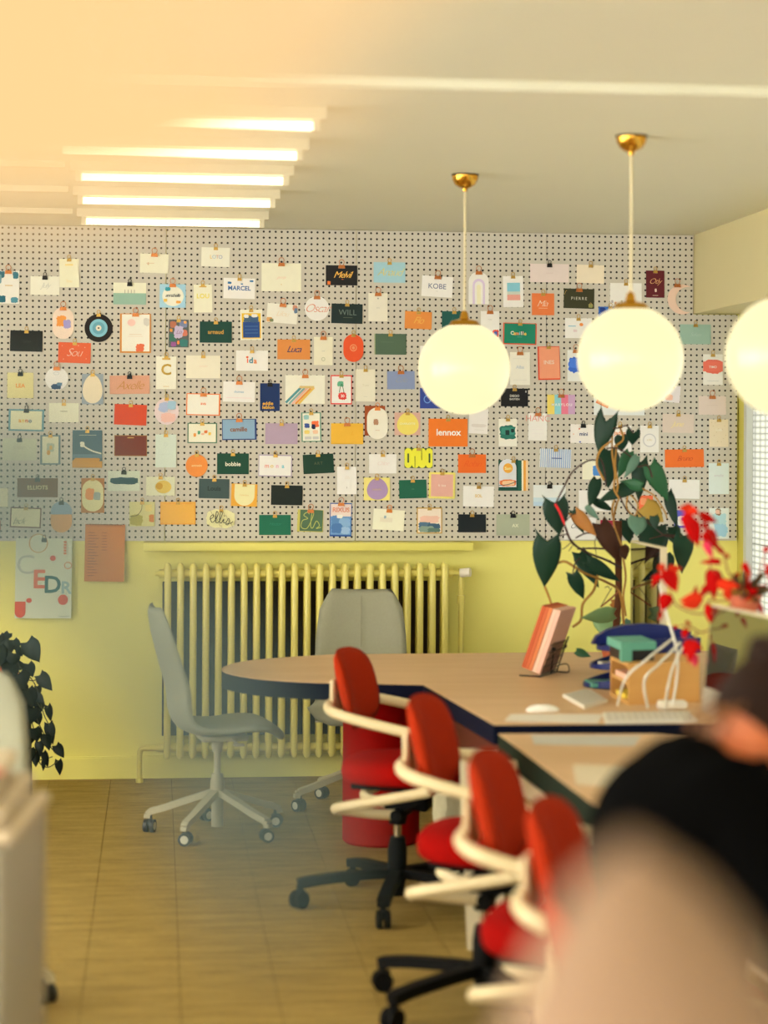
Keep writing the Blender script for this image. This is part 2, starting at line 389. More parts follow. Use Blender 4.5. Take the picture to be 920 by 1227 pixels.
def shape(kind, w_, h_):
    if kind == 'r': return [(-w_ / 2, -h_ / 2), (w_ / 2, -h_ / 2), (w_ / 2, h_ / 2), (-w_ / 2, h_ / 2)]
    if kind == 'e': return ellipse(w_, h_)
    if kind == 'o':                        # stadium
        r = w_ / 2; q = []
        for k in range(19): a = PI * k / 18; q.append((r * math.cos(a), h_ / 2 - r + r * math.sin(a)))
        for k in range(19): a = PI + PI * k / 18; q.append((r * math.cos(a), -h_ / 2 + r + r * math.sin(a)))
        return q
    if kind == 'a':                        # arch
        r = w_ / 2; q = [(-r, -h_ / 2), (r, -h_ / 2)]
        for k in range(19): a = PI * k / 18; q.append((r * math.cos(a), h_ / 2 - r + r * math.sin(a)))
        return q
    if kind == 'u':
        return [(x, -y) for x, y in shape('a', w_, h_)][::-1]
    if kind == 'g':                        # egg
        return [(w_ / 2 * math.cos(t) * (1 - .14 * math.sin(t)), h_ / 2 * math.sin(t)) for t in [2 * PI * k / 36 for k in range(36)]]
    if kind == 'm':                        # crescent
        q = []
        R_ = h_ / 2; ox_ = R_ - w_ / 2
        for k in range(25): a = math.radians(55 + 250 * k / 24); q.append((R_ * math.cos(a) + ox_, R_ * math.sin(a)))
        for k in range(1, 20): a = math.radians(282 - 204 * k / 20); q.append((R_ * (.84 * math.cos(a) + .4) + ox_, R_ * .84 * math.sin(a)))
        return q
    if kind == 's':                        # scalloped rectangle
        q = []; n = 9
        for side in range(4):
            for k in range(n * 3):
                t = k / (n * 3); b = .012 * w_ * 2 * abs(math.sin(PI * t * n))
                x, y = [(-.5 + t, -.5), (.5, -.5 + t), (.5 - t, .5), (-.5, .5 - t)][side]
                nx, ny = [(0, -1), (1, 0), (0, 1), (-1, 0)][side]
                q.append((x * w_ + nx * b, y * h_ + ny * b))
        return q
    if kind == 'c':                        # cloud
        q = []
        for k in range(60):
            t = 2 * PI * k / 60; b = 1 - .06 * abs(math.sin(t * 5)); q.append((w_ / 2 * b * max(-1, min(1, 1.12 * math.cos(t))), h_ / 2 * b * max(-1, min(1, 1.12 * math.sin(t)))))
        return q
    if kind == 'b':                        # brushy blob
        rr = random.Random(int(w_ * 1e5)); q = []
        for k in range(28):
            t = 2 * PI * k / 28; b = 1 - .22 * rr.random(); q.append((w_ / 2 * b * max(-1, min(1, 1.2 * math.cos(t))), h_ / 2 * b * max(-1, min(1, 1.2 * math.sin(t)))))
        return q
    if kind == 't': return [(-w_ / 2, -h_ / 2), (w_ / 2, -h_ / 2), (-w_ / 2, h_ / 2)]
PEND = []
def add_text(s, x, y, h, rgb, style, parent, z, width=None):
    cu = bpy.data.curves.new('lettering', 'FONT'); cu.body = s; cu.size = h * 1.35; cu.align_x = 'CENTER'; cu.align_y = 'CENTER'
    if 's' in style: cu.shear = 0.45; cu.space_character = 0.84; cu.offset = -h * 0.02
    if 'b' in style: cu.offset = h * (0.03 if 's' not in style else .0)
    if 't' in style: cu.offset = -h * 0.012
    if 'w' in style: cu.space_character = 1.35
    cu.resolution_u = 3; cu.extrude = 0.0002
    cu.materials.append(paper(rgb))
    t = bpy.data.objects.new('tmp_text', cu); COL.objects.link(t)
    PEND.append((t, parent, (x, y, z)))
G1 = 'name cards clipped to the pegboard'
def card(org, x0, y0, x1, y1, rot, kind, rgb, des, clip, label, cat='card', th=0.0012, cdx=0.5):
    ox, oy = ORG.get(org, (0, 0)); k = 4.0 if org else 1.0
    X0, Y0, X1, Y1 = ox + x0 / k, oy + y0 / k, ox + x1 / k, oy + y1 / k
    yp = BF - 0.0012
    c = PY((X0 + X1) / 2, (Y0 + Y1) / 2, yp)
    wd = (PY(X1, (Y0 + Y1) / 2, yp) - PY(X0, (Y0 + Y1) / 2, yp)).x; ht = (PY((X0 + X1) / 2, Y0, yp) - PY((X0 + X1) / 2, Y1, yp)).z
    if rot:
        r_ = abs(math.radians(rot)); co, si = math.cos(r_), math.sin(r_); D = co * co - si * si
        wd, ht = (wd * co - ht * si) / D, (ht * co - wd * si) / D
    poly = shape(kind, wd, ht)
    g = MB(); g.prism(poly, 0, th)
    # a sheet hangs a little off the board towards its foot
    for q in g.v: q.z += max(0, (ht / 2 - q.y)) * 0.035
    o = g.build({'record': 'record_card'}.get(cat, 'name_card' if cat == 'card' else cat), paper(rgb), world=False, smooth=0)
    o.location = c; o.rotation_euler = (PI / 2, -math.radians(rot), 0)
    tag(o, label, cat, G1)
    if clip:
        cl = inst('clip', CLIPS[clip], o, ((cdx - .5) * wd, ht / 2 - 0.002, th))
    # printed motifs: one mesh, one slot per colour
    P = MB(); ms = []; z = th; marks = []
    for d in des:
        z += 0.00035; marks.append((len(P.v), len(P.f)))
        zz = z
        if d[0] == 't':
            _, s, tx, ty, hh, c2, st = d
            y_ = (.5 - ty) * ht
            add_text(s, (tx - .5) * wd, y_, hh * ht, c2, st, o, zz + (ht / 2 - y_) * .035 + .0003)
            continue
        if d[0] == 'l':                    # line: pts, width, colour
            _, pts, lw, c2 = d; m_ = paper(c2)
            if m_ not in ms: ms.append(m_)
            P.cur = ms.index(m_)
            sp = spline([((px - .5) * wd, (.5 - py) * ht, 0) for px, py in pts], 5)
            for a, b in zip(sp[:-1], sp[1:]):
                if (b - a).length < 1e-6: continue
                n_ = Vector((-(b - a).y, (b - a).x, 0)).normalized() * lw * wd / 2; e_ = (b - a) * .1
                q = [a - n_ - e_, b - n_ + e_, b + n_ + e_, a + n_ - e_]
                P.add([(v.x, v.y, zz + .0002 + (ht / 2 - v.y) * .035) for v in q], [(0, 1, 2, 3)])
            continue
        kd, fx0, fy0, fx1, fy1, c2 = d[:6]; m_ = paper(c2)
        if m_ not in ms: ms.append(m_)
        P.cur = ms.index(m_)
        pw, ph = (fx1 - fx0) * wd, (fy1 - fy0) * ht
        pcx, pcy = ((fx0 + fx1) / 2 - .5) * wd, (.5 - (fy0 + fy1) / 2) * ht
        ang = math.radians(d[6]) if len(d) > 6 else 0
        ca, sa = math.cos(ang), math.sin(ang)
        pl = [(x * ca - y * sa + pcx, x * sa + y * ca + pcy) for x, y in shape(kd, pw, ph)]
        n0 = len(P.v); P.prism(pl, zz, zz + .0003)
        for q in P.v[n0:]: q.z += (ht / 2 - q.y) * 0.035
    marks = sorted(set(marks + [(len(P.v), len(P.f))]))
    if P.v and len(marks) <= 5:                     # a few motifs: each its own piece
        for (v0, f0), (v1, f1) in zip(marks[:-1], marks[1:]):
            q = MB(); q.v = P.v[v0:v1]; q.f = [tuple(i - v0 for i in f) for f in P.f[f0:f1]]; q.m = [0] * len(q.f)
            q.build('printed_motif', ms[P.m[f0]], o, world=False, smooth=0)
    elif P.v: P.build('printed_motif', ms, o, world=False, smooth=0)
    return o
CR = (238, 228, 196); WH = (236, 232, 218); WG = (222, 222, 204); GD = (205, 165, 80); BK = (28, 28, 28); DG = (26, 76, 62); OR = (236, 110, 40); GY = (190, 188, 170); PK = (226, 190, 170); NV = (30, 48, 90); LB = (168, 200, 212)
F = lambda c, m=.06, my=None: ('r', m, (my or m), 1 - m, 1 - (my or m), c)     # inset sheet
LN = lambda y, x0, x1, c, h=.02: ('r', x0, y - h / 2, x1, y + h / 2, c)
A = card
# ---- upper left
A('a', -12, 218, 92, 375, 0, 'r', (232, 226, 204), [('b', .0, .0, .35, .22, (50, 110, 120)), ('b', .7, .02, .98, .25, (60, 120, 130)), ('b', .02, .75, .4, .98, (40, 100, 112)), ('b', .6, .8, .97, .99, (80, 140, 150)), ('b', .03, .1, .2, .4, (120, 160, 160)), LN(.45, .35, .7, GD)], 'c', 'white card bordered with teal watercolour leaves at the board edge')
A('a', 146, 244, 285, 334, 0, 'r', CR, [('t', 'July', .52, .5, .3, GY, 's')], 'k', 'small cream card with faint grey script right of the teal-leaf card')
A('a', 284, 160, 380, 298, 1, 'r', (240, 226, 186), [('r', .3, .18, .7, .24, (236, 208, 130)), ('t', 'lou', .5, .78, .12, (230, 210, 150), '')], 'g', 'tall cream card with a pale gold title, high on the upper left')
A('a', 670, 135, 808, 230, -1, 'r', (242, 226, 190), [LN(.5, .22, .5, (215, 190, 150), .03), ('e', .26, .45, .32, .6, (210, 180, 140))], 'c', 'wide cream card with a faint line, topmost of the left third', cdx=.5)
A('a', 543, 275, 700, 380, 0, 'r', (240, 226, 190), [('r', 0, .48, 1, 1, (146, 178, 152)), ('t', 'I I I I', .5, .42, .2, (150, 140, 120), 't')], 'k', 'card half cream above and half sage green below')
A('a', 765, 282, 890, 395, 0, 'r', (160, 200, 214), [('e', .1, .08, .92, .94, (244, 230, 196)), ('b', .2, .12, .42, .3, (60, 150, 160)), ('b', .62, .7, .82, .82, (236, 160, 70)), ('b', .15, .62, .3, .76, (240, 190, 80)), ('t', 'annabelle', .5, .48, .15, (40, 60, 70), 'sb')], 'c', 'light blue card with a cream circle and dark script inside')
A('a', 252, 393, 353, 545, 0, 'o', (236, 206, 178), [('b', .16, .25, .66, .62, (236, 150, 70)), ('b', .5, .38, .88, .68, (160, 150, 190))], 'c', 'pink oval card with an orange and a violet patch, on the pale board')
A('a', 405, 425, 540, 560, 0, 'e', (32, 26, 24), [('e', .18, .18, .82, .82, (128, 184, 190)), ('e', .28, .28, .72, .72, (104, 160, 170)), ('e', .4, .4, .6, .6, (220, 210, 180)), ('e', .47, .47, .53, .53, (40, 36, 30))], 'g', 'round card printed as a black record with a blue centre', cat='card')
A('a', 575, 423, 723, 612, 0, 'r', (206, 136, 56), [('r', .06, .02, .96, .96, (244, 230, 200)), ('e', .24, .14, .5, .32, (240, 190, 170)), ('b', .76, .1, .96, .32, (206, 200, 180)), ('b', .5, .76, .8, .98, (222, 110, 72)), LN(.53, .3, .7, (220, 200, 170), .015), LN(.58, .26, .74, (225, 205, 175), .012)], 'c', 'tall cream card on an amber sheet with peach dots')
A('a', 808, 452, 904, 585, 0, 'r', (90, 96, 90), [('b', .05, .05, .4, .3, (180, 110, 80)), ('b', .5, .02, .95, .3, (120, 130, 160)), ('b', .02, .5, .4, .8, (60, 110, 90)), ('b', .55, .7, .98, .98, (60, 120, 110)), ('b', .1, .8, .4, .98, (150, 90, 140)), ('b', .6, .35, .95, .6, (210, 120, 90)), ('b', .25, .2, .75, .7, (196, 180, 196)), ('b', .05, .32, .2, .45, (220, 150, 60)), ('b', .42, .75, .55, .9, (230, 140, 70)), ('b', .75, .05, .9, .15, (230, 160, 80)), ('t', 'Lia', .5, .45, .16, (140, 90, 130), 's')], 'g', 'dark densely flowered multicoloured card in the upper left')
A('a', 48, 503, 205, 606, -1, 'r', (28, 30, 28), [('t', 'Suzon', .5, .52, .14, (52, 56, 52), 's')], 'g', 'plain black card near the board left edge above the yellowish one')
A('a', 278, 560, 436, 662, -1.5, 'r', (224, 98, 56), [('t', 'Sou', .48, .5, .42, (246, 190, 160), 's'), ('e', .1, .15, .13, .2, (240, 170, 130)), ('e', .8, .2, .83, .25, (240, 170, 130)), ('e', .15, .8, .18, .85, (240, 170, 130)), ('e', .85, .75, .88, .8, (240, 170, 130)), ('e', .6, .12, .63, .17, (240, 170, 130))], 'g', 'brick-orange card with a white scripted name and dots, upper left')
A('a', 748, 628, 845, 785, 0, 'r', (242, 230, 196), [('t', 'C', .5, .42, .34, (186, 150, 60), 'b'), LN(.08, .3, .7, GD, .05), LN(.92, .35, .65, GD, .012)], 'g', 'tall cream card with one large gold capital C')
A('a', 35, 706, 160, 828, 0, 'r', (218, 206, 140), [('t', 'LEA', .5, .52, .16, (236, 140, 60), 'b')], 'k', 'yellowish square card with small orange capitals by the left edge')
A('a', 216, 680, 327, 790, 0, 'e', (232, 228, 206), [('b', .25, .72, .72, .98, (40, 70, 100)), ('b', .5, .66, .75, .82, (90, 120, 140)), ('e', .35, .2, .62, .34, (200, 200, 190)), ('e', .38, .22, .6, .32, (232, 228, 206))], 'c', 'round white card with navy splashes at its foot')
A('a', 392, 712, 495, 858, 0, 'r', (150, 158, 158), [('g', .04, .02, .96, .97, (238, 212, 172)), ], 'g', 'blue-grey card with a large cream pebble shape')
A('a', 525, 718, 718, 810, 1, 'r', (214, 156, 122), [('t', 'Axelle', .5, .55, .5, (190, 130, 60), 's')], 'k', 'wide dusty pink card with big gold script and a black clip')
# ---- upper middle left
A('b', 84, 105, 222, 200, -1, 'r', (244, 228, 196), [('t', 'L', .34, .5, .2, (220, 180, 80), ''), ('t', 'O', .45, .5, .2, (170, 190, 190), ''), ('t', 'T', .56, .5, .2, (200, 160, 140), ''), ('t', 'O', .67, .5, .2, (150, 160, 180), '')], 'g', 'cream card with tiny four-colour capitals, highest card on the board')
A('b', 47, 283, 138, 419, 1, 'r', (242, 228, 190), [('t', 'LOU', .5, .42, .17, (226, 210, 90), 'b'), LN(.08, .3, .7, GD, .04)], 'g', 'tall cream card with yellow capitals beside the light blue one')
A('b', 190, 252, 343, 353, -1, 'r', (240, 230, 210), [('t', 'MARCEL', .5, .5, .22, (56, 100, 150), 'b'), ('b', .12, .18, .26, .3, (50, 110, 150)), ('b', .82, .08, .95, .18, (50, 110, 150)), ('b', .54, .25, .62, .32, (50, 110, 150))], 'g', 'white card with blue capitals and three little blue clouds')
A('b', 373, 182, 563, 317, 0, 'r', (242, 226, 190), [('t', 'george', .5, .5, .1, (236, 190, 160), 's'), ('e', .49, .74, .51, .77, GD)], 'c', 'large landscape cream card hung from a big copper clip')
A('b', 681, 192, 832, 288, 0, 'r', BK, [('t', 'Melvil', .52, .48, .34, (232, 180, 80), 'sb'), ('b', .04, .78, .16, .98, (226, 120, 50)), LN(.7, .5, .56, OR, .02)], 'c', 'black card with gold brush lettering and a small orange flame')
A('b', 396, 372, 548, 474, -4, 'r', (238, 226, 200), [('b', .0, .72, .2, 1, (214, 160, 100)), ('b', .1, .8, .24, .98, (120, 130, 90)), ('b', .82, .0, 1, .3, (200, 140, 110)), ('b', .88, .15, 1, .45, (110, 130, 150)), ('t', 'Lilou', .5, .52, .3, (226, 206, 170), 's')], 'c', 'tilted cream card with small flower sprays in two corners')
A('b', 580, 340, 697, 458, 0, 'e', (236, 226, 206), [('t', 'Oscar', .5, .5, .36, (216, 140, 110), 's')], 'c', 'round white card with rusty pink script')
A('b', 707, 375, 858, 472, -1, 'r', (28, 44, 42), [('t', 'WILL', .52, .45, .3, (110, 124, 108), 't'), LN(.7, .38, .68, (90, 100, 80), .02)], 'g', 'dark teal card with thin grey capitals under the black and gold one')
A('b', 77, 461, 231, 563, 0, 'r', (24, 66, 54), [('t', 'arnaud', .5, .5, .2, (190, 146, 62), 'b')], 'g', 'dark green card with bold gold lowercase name')
A('b', 270, 403, 378, 551, 1, 'r', (242, 230, 196), [('r', .07, .12, .93, .95, (238, 186, 40)), ('r', .12, .4, .88, .92, (40, 74, 128)), ('b', .14, .18, .52, .42, (70, 96, 110)), ('b', .44, .2, .86, .44, (60, 90, 120)), ('b', .16, .15, .4, .28, (238, 232, 210)), ('b', .5, .14, .8, .26, (238, 232, 210)), LN(.55, .2, .8, (90, 130, 170), .012), LN(.66, .2, .8, (90, 130, 170), .012), LN(.77, .2, .8, (90, 130, 170), .012)], 'g', 'card with a yellow frame around a blue sea and peaks')
A('b', 449, 547, 606, 643, 0, 'r', (214, 136, 66), [('t', 'Luca', .5, .5, .34, (40, 52, 92), 'sb')], 'g', 'ochre orange card with navy script')
A('b', 624, 535, 714, 670, 0, 'r', (226, 218, 184), [('e', .4, .72, .6, .86, (180, 180, 140)), ('e', .43, .74, .57, .84, (226, 218, 184)), ('t', 'eve', .5, .5, .06, GY, '')], 'c', 'tall pale card with a tiny round seal near its foot')
A('b', 765, 522, 861, 655, 0, 'o', (226, 84, 40), [('e', .32, .36, .68, .62, (240, 140, 90)), ('e', .37, .4, .63, .58, (226, 84, 40)), ('e', .42, .43, .58, .55, (240, 140, 90))], 'g', 'red-orange oval card with a small round emblem')
A('b', 11, 624, 176, 733, 0, 'r', (240, 220, 188), [('t', 'Louise', .5, .46, .12, (230, 200, 170), 's')], 'g', 'plain wide cream card below the green one with gold name')
A('b', 251, 600, 404, 697, 0, 'r', (236, 228, 206), [('t', 'i', .36, .48, .3, (226, 100, 70), 'b'), ('t', 'd', .47, .5, .3, (60, 130, 140), 'b'), ('t', 'a', .6, .52, .28, (226, 130, 70), 'b'), ('e', .31, .28, .39, .38, (226, 110, 70))], 'g', 'off-white card with red, teal and orange lowercase letters')
A('b', 188, 748, 343, 848, -1, 'r', (236, 224, 212), [('t', 'thomas', .5, .5, .12, (110, 160, 180), ''), LN(.8, .1, .9, (236, 200, 190), .02)], 'c', 'pinkish white card with tiny blue letters beside the navy one')
A('b', 366, 757, 460, 890, 0, 'r', (26, 50, 92), [('t', 'eddie', .4, .73, .13, (236, 178, 60), 'b'), ('t', 'leblon', .42, .87, .13, (236, 178, 60), 'b')], 'k', 'navy portrait card with two lines of yellow letters')
A('b', 487, 718, 677, 855, 0, 'r', (244, 232, 196), [('l', [(.02, .96), (.42, .4)], .06, (90, 150, 150)), ('l', [(.1, 1.0), (.48, .46)], .05, (130, 170, 160)), ('l', [(.18, 1.0), (.56, .44)], .05, (230, 180, 150)), ('l', [(.26, 1.0), (.64, .46)], .05, (236, 150, 70)), ('l', [(.34, 1.0), (.72, .44)], .05, (240, 190, 90)), ('l', [(.36, .42), (.72, .42)], .06, (220, 190, 120))], 'c', 'large cream card with diagonal rainbow stripes')
A('b', 705, 718, 806, 858, 0, 'r', (222, 60, 46), [F((242, 234, 212), .04), ('b', .34, .58, .76, .86, (222, 70, 60)), ('b', .3, .2, .62, .4, (100, 170, 130)), ('l', [(.4, .6), (.45, .4), (.52, .3)], .03, (70, 120, 80)), ('l', [(.62, .6), (.58, .45), (.52, .3)], .03, (70, 120, 80)), ('t', '30', .55, .72, .1, (250, 220, 200), 'b')], 'g', 'white card edged in red with a red fruit and green leaf')
A('b', 824, 690, 918, 844, 0, 'r', (226, 218, 188), [('t', 'Tom', .5, .5, .08, (206, 198, 164), 't'), LN(.85, .4, .6, GY, .01)], 'g', 'blank tall pale card right of the red-edged fruit card')
# ---- upper middle
A('c', 30, 177, 182, 275, 0, 'r', (158, 196, 196), [('t', 'Anaud', .5, .5, .4, (226, 204, 110), 's')], 'g', 'light aqua card with gold script')
A('c', 258, 240, 411, 347, -3, 'r', (238, 230, 222), [('t', 'KOBE', .5, .5, .26, (80, 96, 130), ''), ('t', 'noa', .5, .72, .06, GY, '')], 'c', 'tilted white card with grey-blue hand-drawn capitals')
A('c', 485, 222, 582, 378, 0, 'a', (240, 228, 206), [('a', .2, .22, .8, 1, (214, 196, 206)), ('a', .3, .3, .7, 1, (240, 228, 206)), ('a', .4, .4, .6, 1, (238, 222, 180))], 'c', 'arch-shaped card with a lilac rainbow arch')
A('c', 649, 242, 748, 393, 1, 'r', (240, 228, 210), [('r', .2, .22, .84, .6, (130, 190, 196)), ('r', .2, .5, .84, .62, (196, 200, 180)), ('r', .2, .6, .84, .78, (224, 156, 136))], 'g', 'white portrait card with a small blue and pink beach picture')
A('c', 780, 185, 965, 273, 0, 'r', (222, 204, 188), [('t', 'noemie', .5, .5, .1, (210, 190, 174), 't')], 'k', 'wide plain pinkish-grey card across a panel joint')
A('c', 788, 326, 895, 431, 0, 'r', (224, 120, 62), [('t', 'Mia', .46, .48, .3, (248, 210, 180), 's'), LN(.68, .3, .7, (240, 180, 140), .02)], 'g', 'small square orange card with white script')
A('c', 5, 325, 97, 460, 0, 'r', (228, 220, 192), [('t', 'zoe', .5, .52, .06, GY, ''), ('t', '+', .5, .2, .1, BK, '')], 'c', 'narrow pale card right of the dark teal card')
A('c', 178, 411, 310, 499, -2, 'r', (222, 138, 62), [('t', 'Flo', .5, .52, .42, (236, 180, 80), 's')], 'g', 'orange card with gold script up beside the first globe lamp')
A('c', 357, 412, 475, 510, 0, 'r', (26, 84, 74), [('t', 'Luz', .5, .4, .2, (60, 110, 96), 's')], 'g', 'dark green card hanging just above the first globe lamp')
A('c', 543, 411, 632, 545, 0, 'r', (238, 228, 206), [('b', .62, .66, .98, .95, (216, 80, 60)), ('b', .7, .72, .9, .9, (70, 100, 170)), ('t', 'rose', .5, .3, .06, GY, '')], 'c', 'pale card with red and blue blooms, half hidden by the first globe')
A('c', 650, 467, 811, 573, -1, 'r', (222, 84, 44), [('r', .03, .03, .97, .95, (22, 124, 92)), ('t', 'C', .27, .48, .17, WH, 'b'), ('t', 'a', .34, .49, .17, (240, 200, 80), 'b'), ('t', 'm', .42, .49, .17, (240, 140, 90), 'b'), ('t', 'i', .49, .48, .17, (120, 190, 220), 'b'), ('t', 'l', .54, .48, .17, WH, 'b'), ('t', 'l', .59, .48, .17, (240, 180, 170), 'b'), ('t', 'e', .66, .49, .17, (240, 200, 80), 'b'), LN(.65, .42, .56, (90, 160, 130), .02)], 'g', 'bright green card edged in red with multicoloured letters')
A('c', 815, 579, 924, 742, 1.5, 'r', (224, 74, 40), [('r', .06, .02, .98, .96, (238, 150, 110)), ('t', 'INES', .5, .48, .12, (248, 200, 170), 'b')], 'g', 'coral portrait card with a red edge and pale capitals')
A('c', 34, 520, 187, 620, 0, 'r', (78, 100, 76), [('r', 0, 0, .03, 1, (150, 160, 110)), LN(.4, .2, .6, (92, 112, 86), .02)], 'g', 'dark olive green blank card under the orange ones')
A('c', 253, 578, 360, 690, 0, 'r', (238, 230, 208), [LN(.5, .1, .4, GY)], 'g', 'white card mostly hidden behind the first globe lamp')
A('c', 683, 608, 779, 765, 0, 'r', (228, 222, 198), [('t', 'Alba', .5, .46, .1, (196, 202, 196), 'b'), LN(.85, .15, .85, (210, 206, 184), .012), LN(.2, .15, .85, (214, 210, 190), .012)], 'c', 'tall pale card between the first globe and the coral card')
A('c', 94, 698, 228, 787, 1, 'r', (134, 146, 172), [('t', 'Celia', .5, .5, .3, (150, 150, 150), 's')], 'c', 'periwinkle blue card with faint grey script')
A('g', 252, 20, 400, 118, 0, 'r', (52, 72, 142), [('e', .12, .35, .36, .75, (110, 150, 200)), ('e', .15, .4, .33, .7, (52, 72, 142))], 'g', 'royal blue card peeping out below the first globe lamp')
A('g', 640, 22, 770, 108, 0, 'r', (24, 24, 26), [('t', 'DIEGO', .5, .42, .13, (200, 196, 180), 'b'), ('t', 'BASTIEN', .5, .6, .11, (190, 186, 170), 'b'), ('t', '8', .92, .18, .12, (200, 196, 180), 'b')], 'g', 'black card with two rows of small white capitals')
# ---- upper right
A('d', 122, 189, 255, 279, -1, 'r', (238, 214, 180), [], 'g', 'blank peach-beige card high up near the right pendant cord')
A('d', 60, 303, 208, 400, -1, 'r', (56, 56, 34), [('t', 'PIERRE', .5, .5, .16, (200, 196, 170), 'w'), ('b', .8, .74, .96, .95, (140, 140, 80)), ('l', [(.82, .9), (.88, .7), (.95, .85)], .01, GD), ('l', [(.03, .3), (.06, .15), (.1, .1)], .01, GD)], 'c', 'dark olive card with spaced white capitals and gold corners')
A('d', 283, 277, 434, 390, 0, 'r', (238, 228, 206)  , [('b', .03 + .1 * k, .72 + .07 * (k % 3), .1 + .1 * k, .86 + .06 * (k % 3), [(180, 170, 160), (210, 160, 120), (120, 130, 140), (190, 180, 150)][k % 4]) for k in range(9)], 'g', 'white card with tiny wildflowers, behind the second pendant cord')
A('d', 455, 217, 543, 347, 0, 'r', (92, 24, 32), [('t', 'Otly', .48, .4, .22, (222, 170, 110), 's'), ('b', .46, .66, .58, .8, (230, 200, 170)), LN(.92, .35, .65, (220, 190, 160), .015)], 'g', 'burgundy portrait card with gold script')
A('d', 558, 283, 668, 427, 0, 'm', (226, 194, 166), [], 'c', 'pink crescent moon cut-out below the corner of the board', cdx=.42)
A('d', 228, 390, 340, 450, 0, 'r', (50, 100, 170), [('b', .05, .05, .3, .5, (30, 60, 130)), ('b', .4, .0, .6, .4, (90, 140, 190))], 'g', 'small blue card hiding behind the top of the second globe')
A('d', 67, 445, 195, 541, 0, 'r', (236, 230, 220), [('e', .54, .24, .68, .4, (232, 140, 70)), ('b', .3, .56, .46, .7, (220, 200, 190)), LN(.4, .12, .4, (130, 180, 190), .04)], 'g', 'white card with an orange dot left of the second globe')
A('d', 78, 598, 160, 748, 0, 'r', (226, 228, 228), [('b', .02, .2, .95, .75, (54, 100, 190)), ('b', .1, .25, .8, .6, (70, 120, 205))], 'c', 'white card with a royal blue paint patch by the second globe')
A('d', 618, 475, 766, 570, 0, 'r', (150, 178, 154), [('t', 'Sohan', .5, .52, .2, (170, 190, 168), 's')], 'g', 'sage green card with faint letters between the two right globes')
A('d', 728, 618, 822, 765, 0, 'r', (232, 226, 204), [('b', .0, .16, 1, .66, (222, 106, 84)), ('r', .0, .24, 1, .56, (226, 112, 88)), ('t', 'TIMO', .5, .42, .08, (250, 210, 190), 'b'), LN(.87, .2, .8, (190, 190, 180), .012)], 'g', 'white card with a broad coral brush stroke near the window')
A('h', 707, 58, 838, 148, 0, 'r', (216, 198, 178), [('t', 'ana', .5, .1, .1, (200, 150, 110), ''), LN(.5, .3, .7, (206, 188, 168), .02)], 'c', 'blank pinkish-beige card beside the right window')
A('h', -18, 52, 115, 145, 0, 'r', (240, 204, 96), [('r', .26, 0, .5, 1, (140, 200, 196)), ('r', .5, 0, .75, 1, (226, 120, 136)), ('r', .75, 0, 1, 1, (196, 156, 180)), ('t', 'MARYLOU', .52, .52, .14, (246, 232, 210), 'bw')], 'c', 'card of vertical yellow, aqua, pink and mauve stripes')
A('h', 205, 60, 448, 150, 0, 'r', (222, 222, 216), [('t', 'noe', .7, .6, .1, (200, 200, 196), ''), ('r', .04, .3, .3, .5, (236, 130, 70), -25)], None, 'wide white card with an orange patch below the second globe')
A('h', 532, 5, 622, 92, -5, 'r', (226, 216, 206), [('b', .1, .5, .6, .9, (236, 180, 150))], 'g', 'tilted pinkish white card at the right foot of the second globe')
# ---- lower left
A('e', 40, 120, 212, 228, -1, 'r', (110, 150, 150), [F((222, 218, 172), .06, .08), ('t', 'a', .32, .52, .2, (226, 150, 50), 'b'), ('t', 'n', .41, .52, .2, (226, 190, 60), 'b'), ('t', 'n', .51, .52, .2, (200, 90, 60), 'b'), ('t', 'o', .61, .52, .2, (60, 100, 140), 'b')], 'k', 'cream card framed in blue with multicoloured lowercase letters')
A('e', 235, 92, 377, 184, 0, 'r', (224, 220, 184), [LN(.43, .38, .62, (150, 150, 120), .04)], 'g', 'pale green-cream card with one small dark line')
A('e', 193, 245, 290, 387, 0, 'r', (110, 128, 126), [F((214, 210, 170), .1, .05), ('b', .3, .25, .7, .6, (170, 180, 150)), ('b', .32, .5, .5, .68, (206, 150, 60)), ('b', .45, .35, .6, .5, (210, 170, 90))], 'g', 'grey-framed portrait card with a small gold and grey bouquet')
A('e', 12, 262, 175, 367, 0, 'r', (196, 196, 160), [('t', 'Soline', .45, .4, .2, (170, 170, 140), 's')], 'k', 'shadowy grey-green card at the left under the blue-framed one')  # haze over this card is put into its paper colour
A('e', 347, 222, 490, 402, 0, 'r', (76, 100, 104), [('b', 0, .68, 1, 1.0, (190, 136, 50)), ('r', 0, .82, 1, 1, (196, 140, 52)), ('r', 0, .64, 1, .74, (100, 124, 128)), ('l', [(.3, .35), (.45, .46), (.7, .56), (.97, .62)], .05, (214, 210, 180)), ('b', .25, .3, .42, .46, (214, 210, 180)), LN(.13, .22, .8, (180, 180, 150), .012)], 'g', 'slate teal poster card with a white comet over orange hills')
A('e', 546, 96, 704, 200, -2, 'r', (214, 70, 32), [], 'g', 'blank bright red-orange card')
A('e', 740, 67, 857, 196, 0, 'e', (222, 200, 190), [('b', .15, .15, .6, .55, (170, 180, 200)), ('b', .5, .1, .9, .45, (160, 190, 200)), ('b', .25, .55, .9, .93, (226, 180, 160))], 'g', 'round pastel pink and blue marbled card')
A('e', 548, 246, 704, 346, 0, 'r', (150, 100, 40), [F((116, 44, 26), .02, .04), LN(.12, .4, .6, GD, .04)], None, 'dark red-brown card with a thin gold edge')
A('e', 745, 242, 845, 400, 0, 'r', (206, 214, 190), [('t', 'Ty', .45, .3, .14, (190, 200, 180), 's'), LN(.6, .3, .7, (190, 198, 176), .012)], 'g', 'tall pale mint card right of the dark red-brown one')
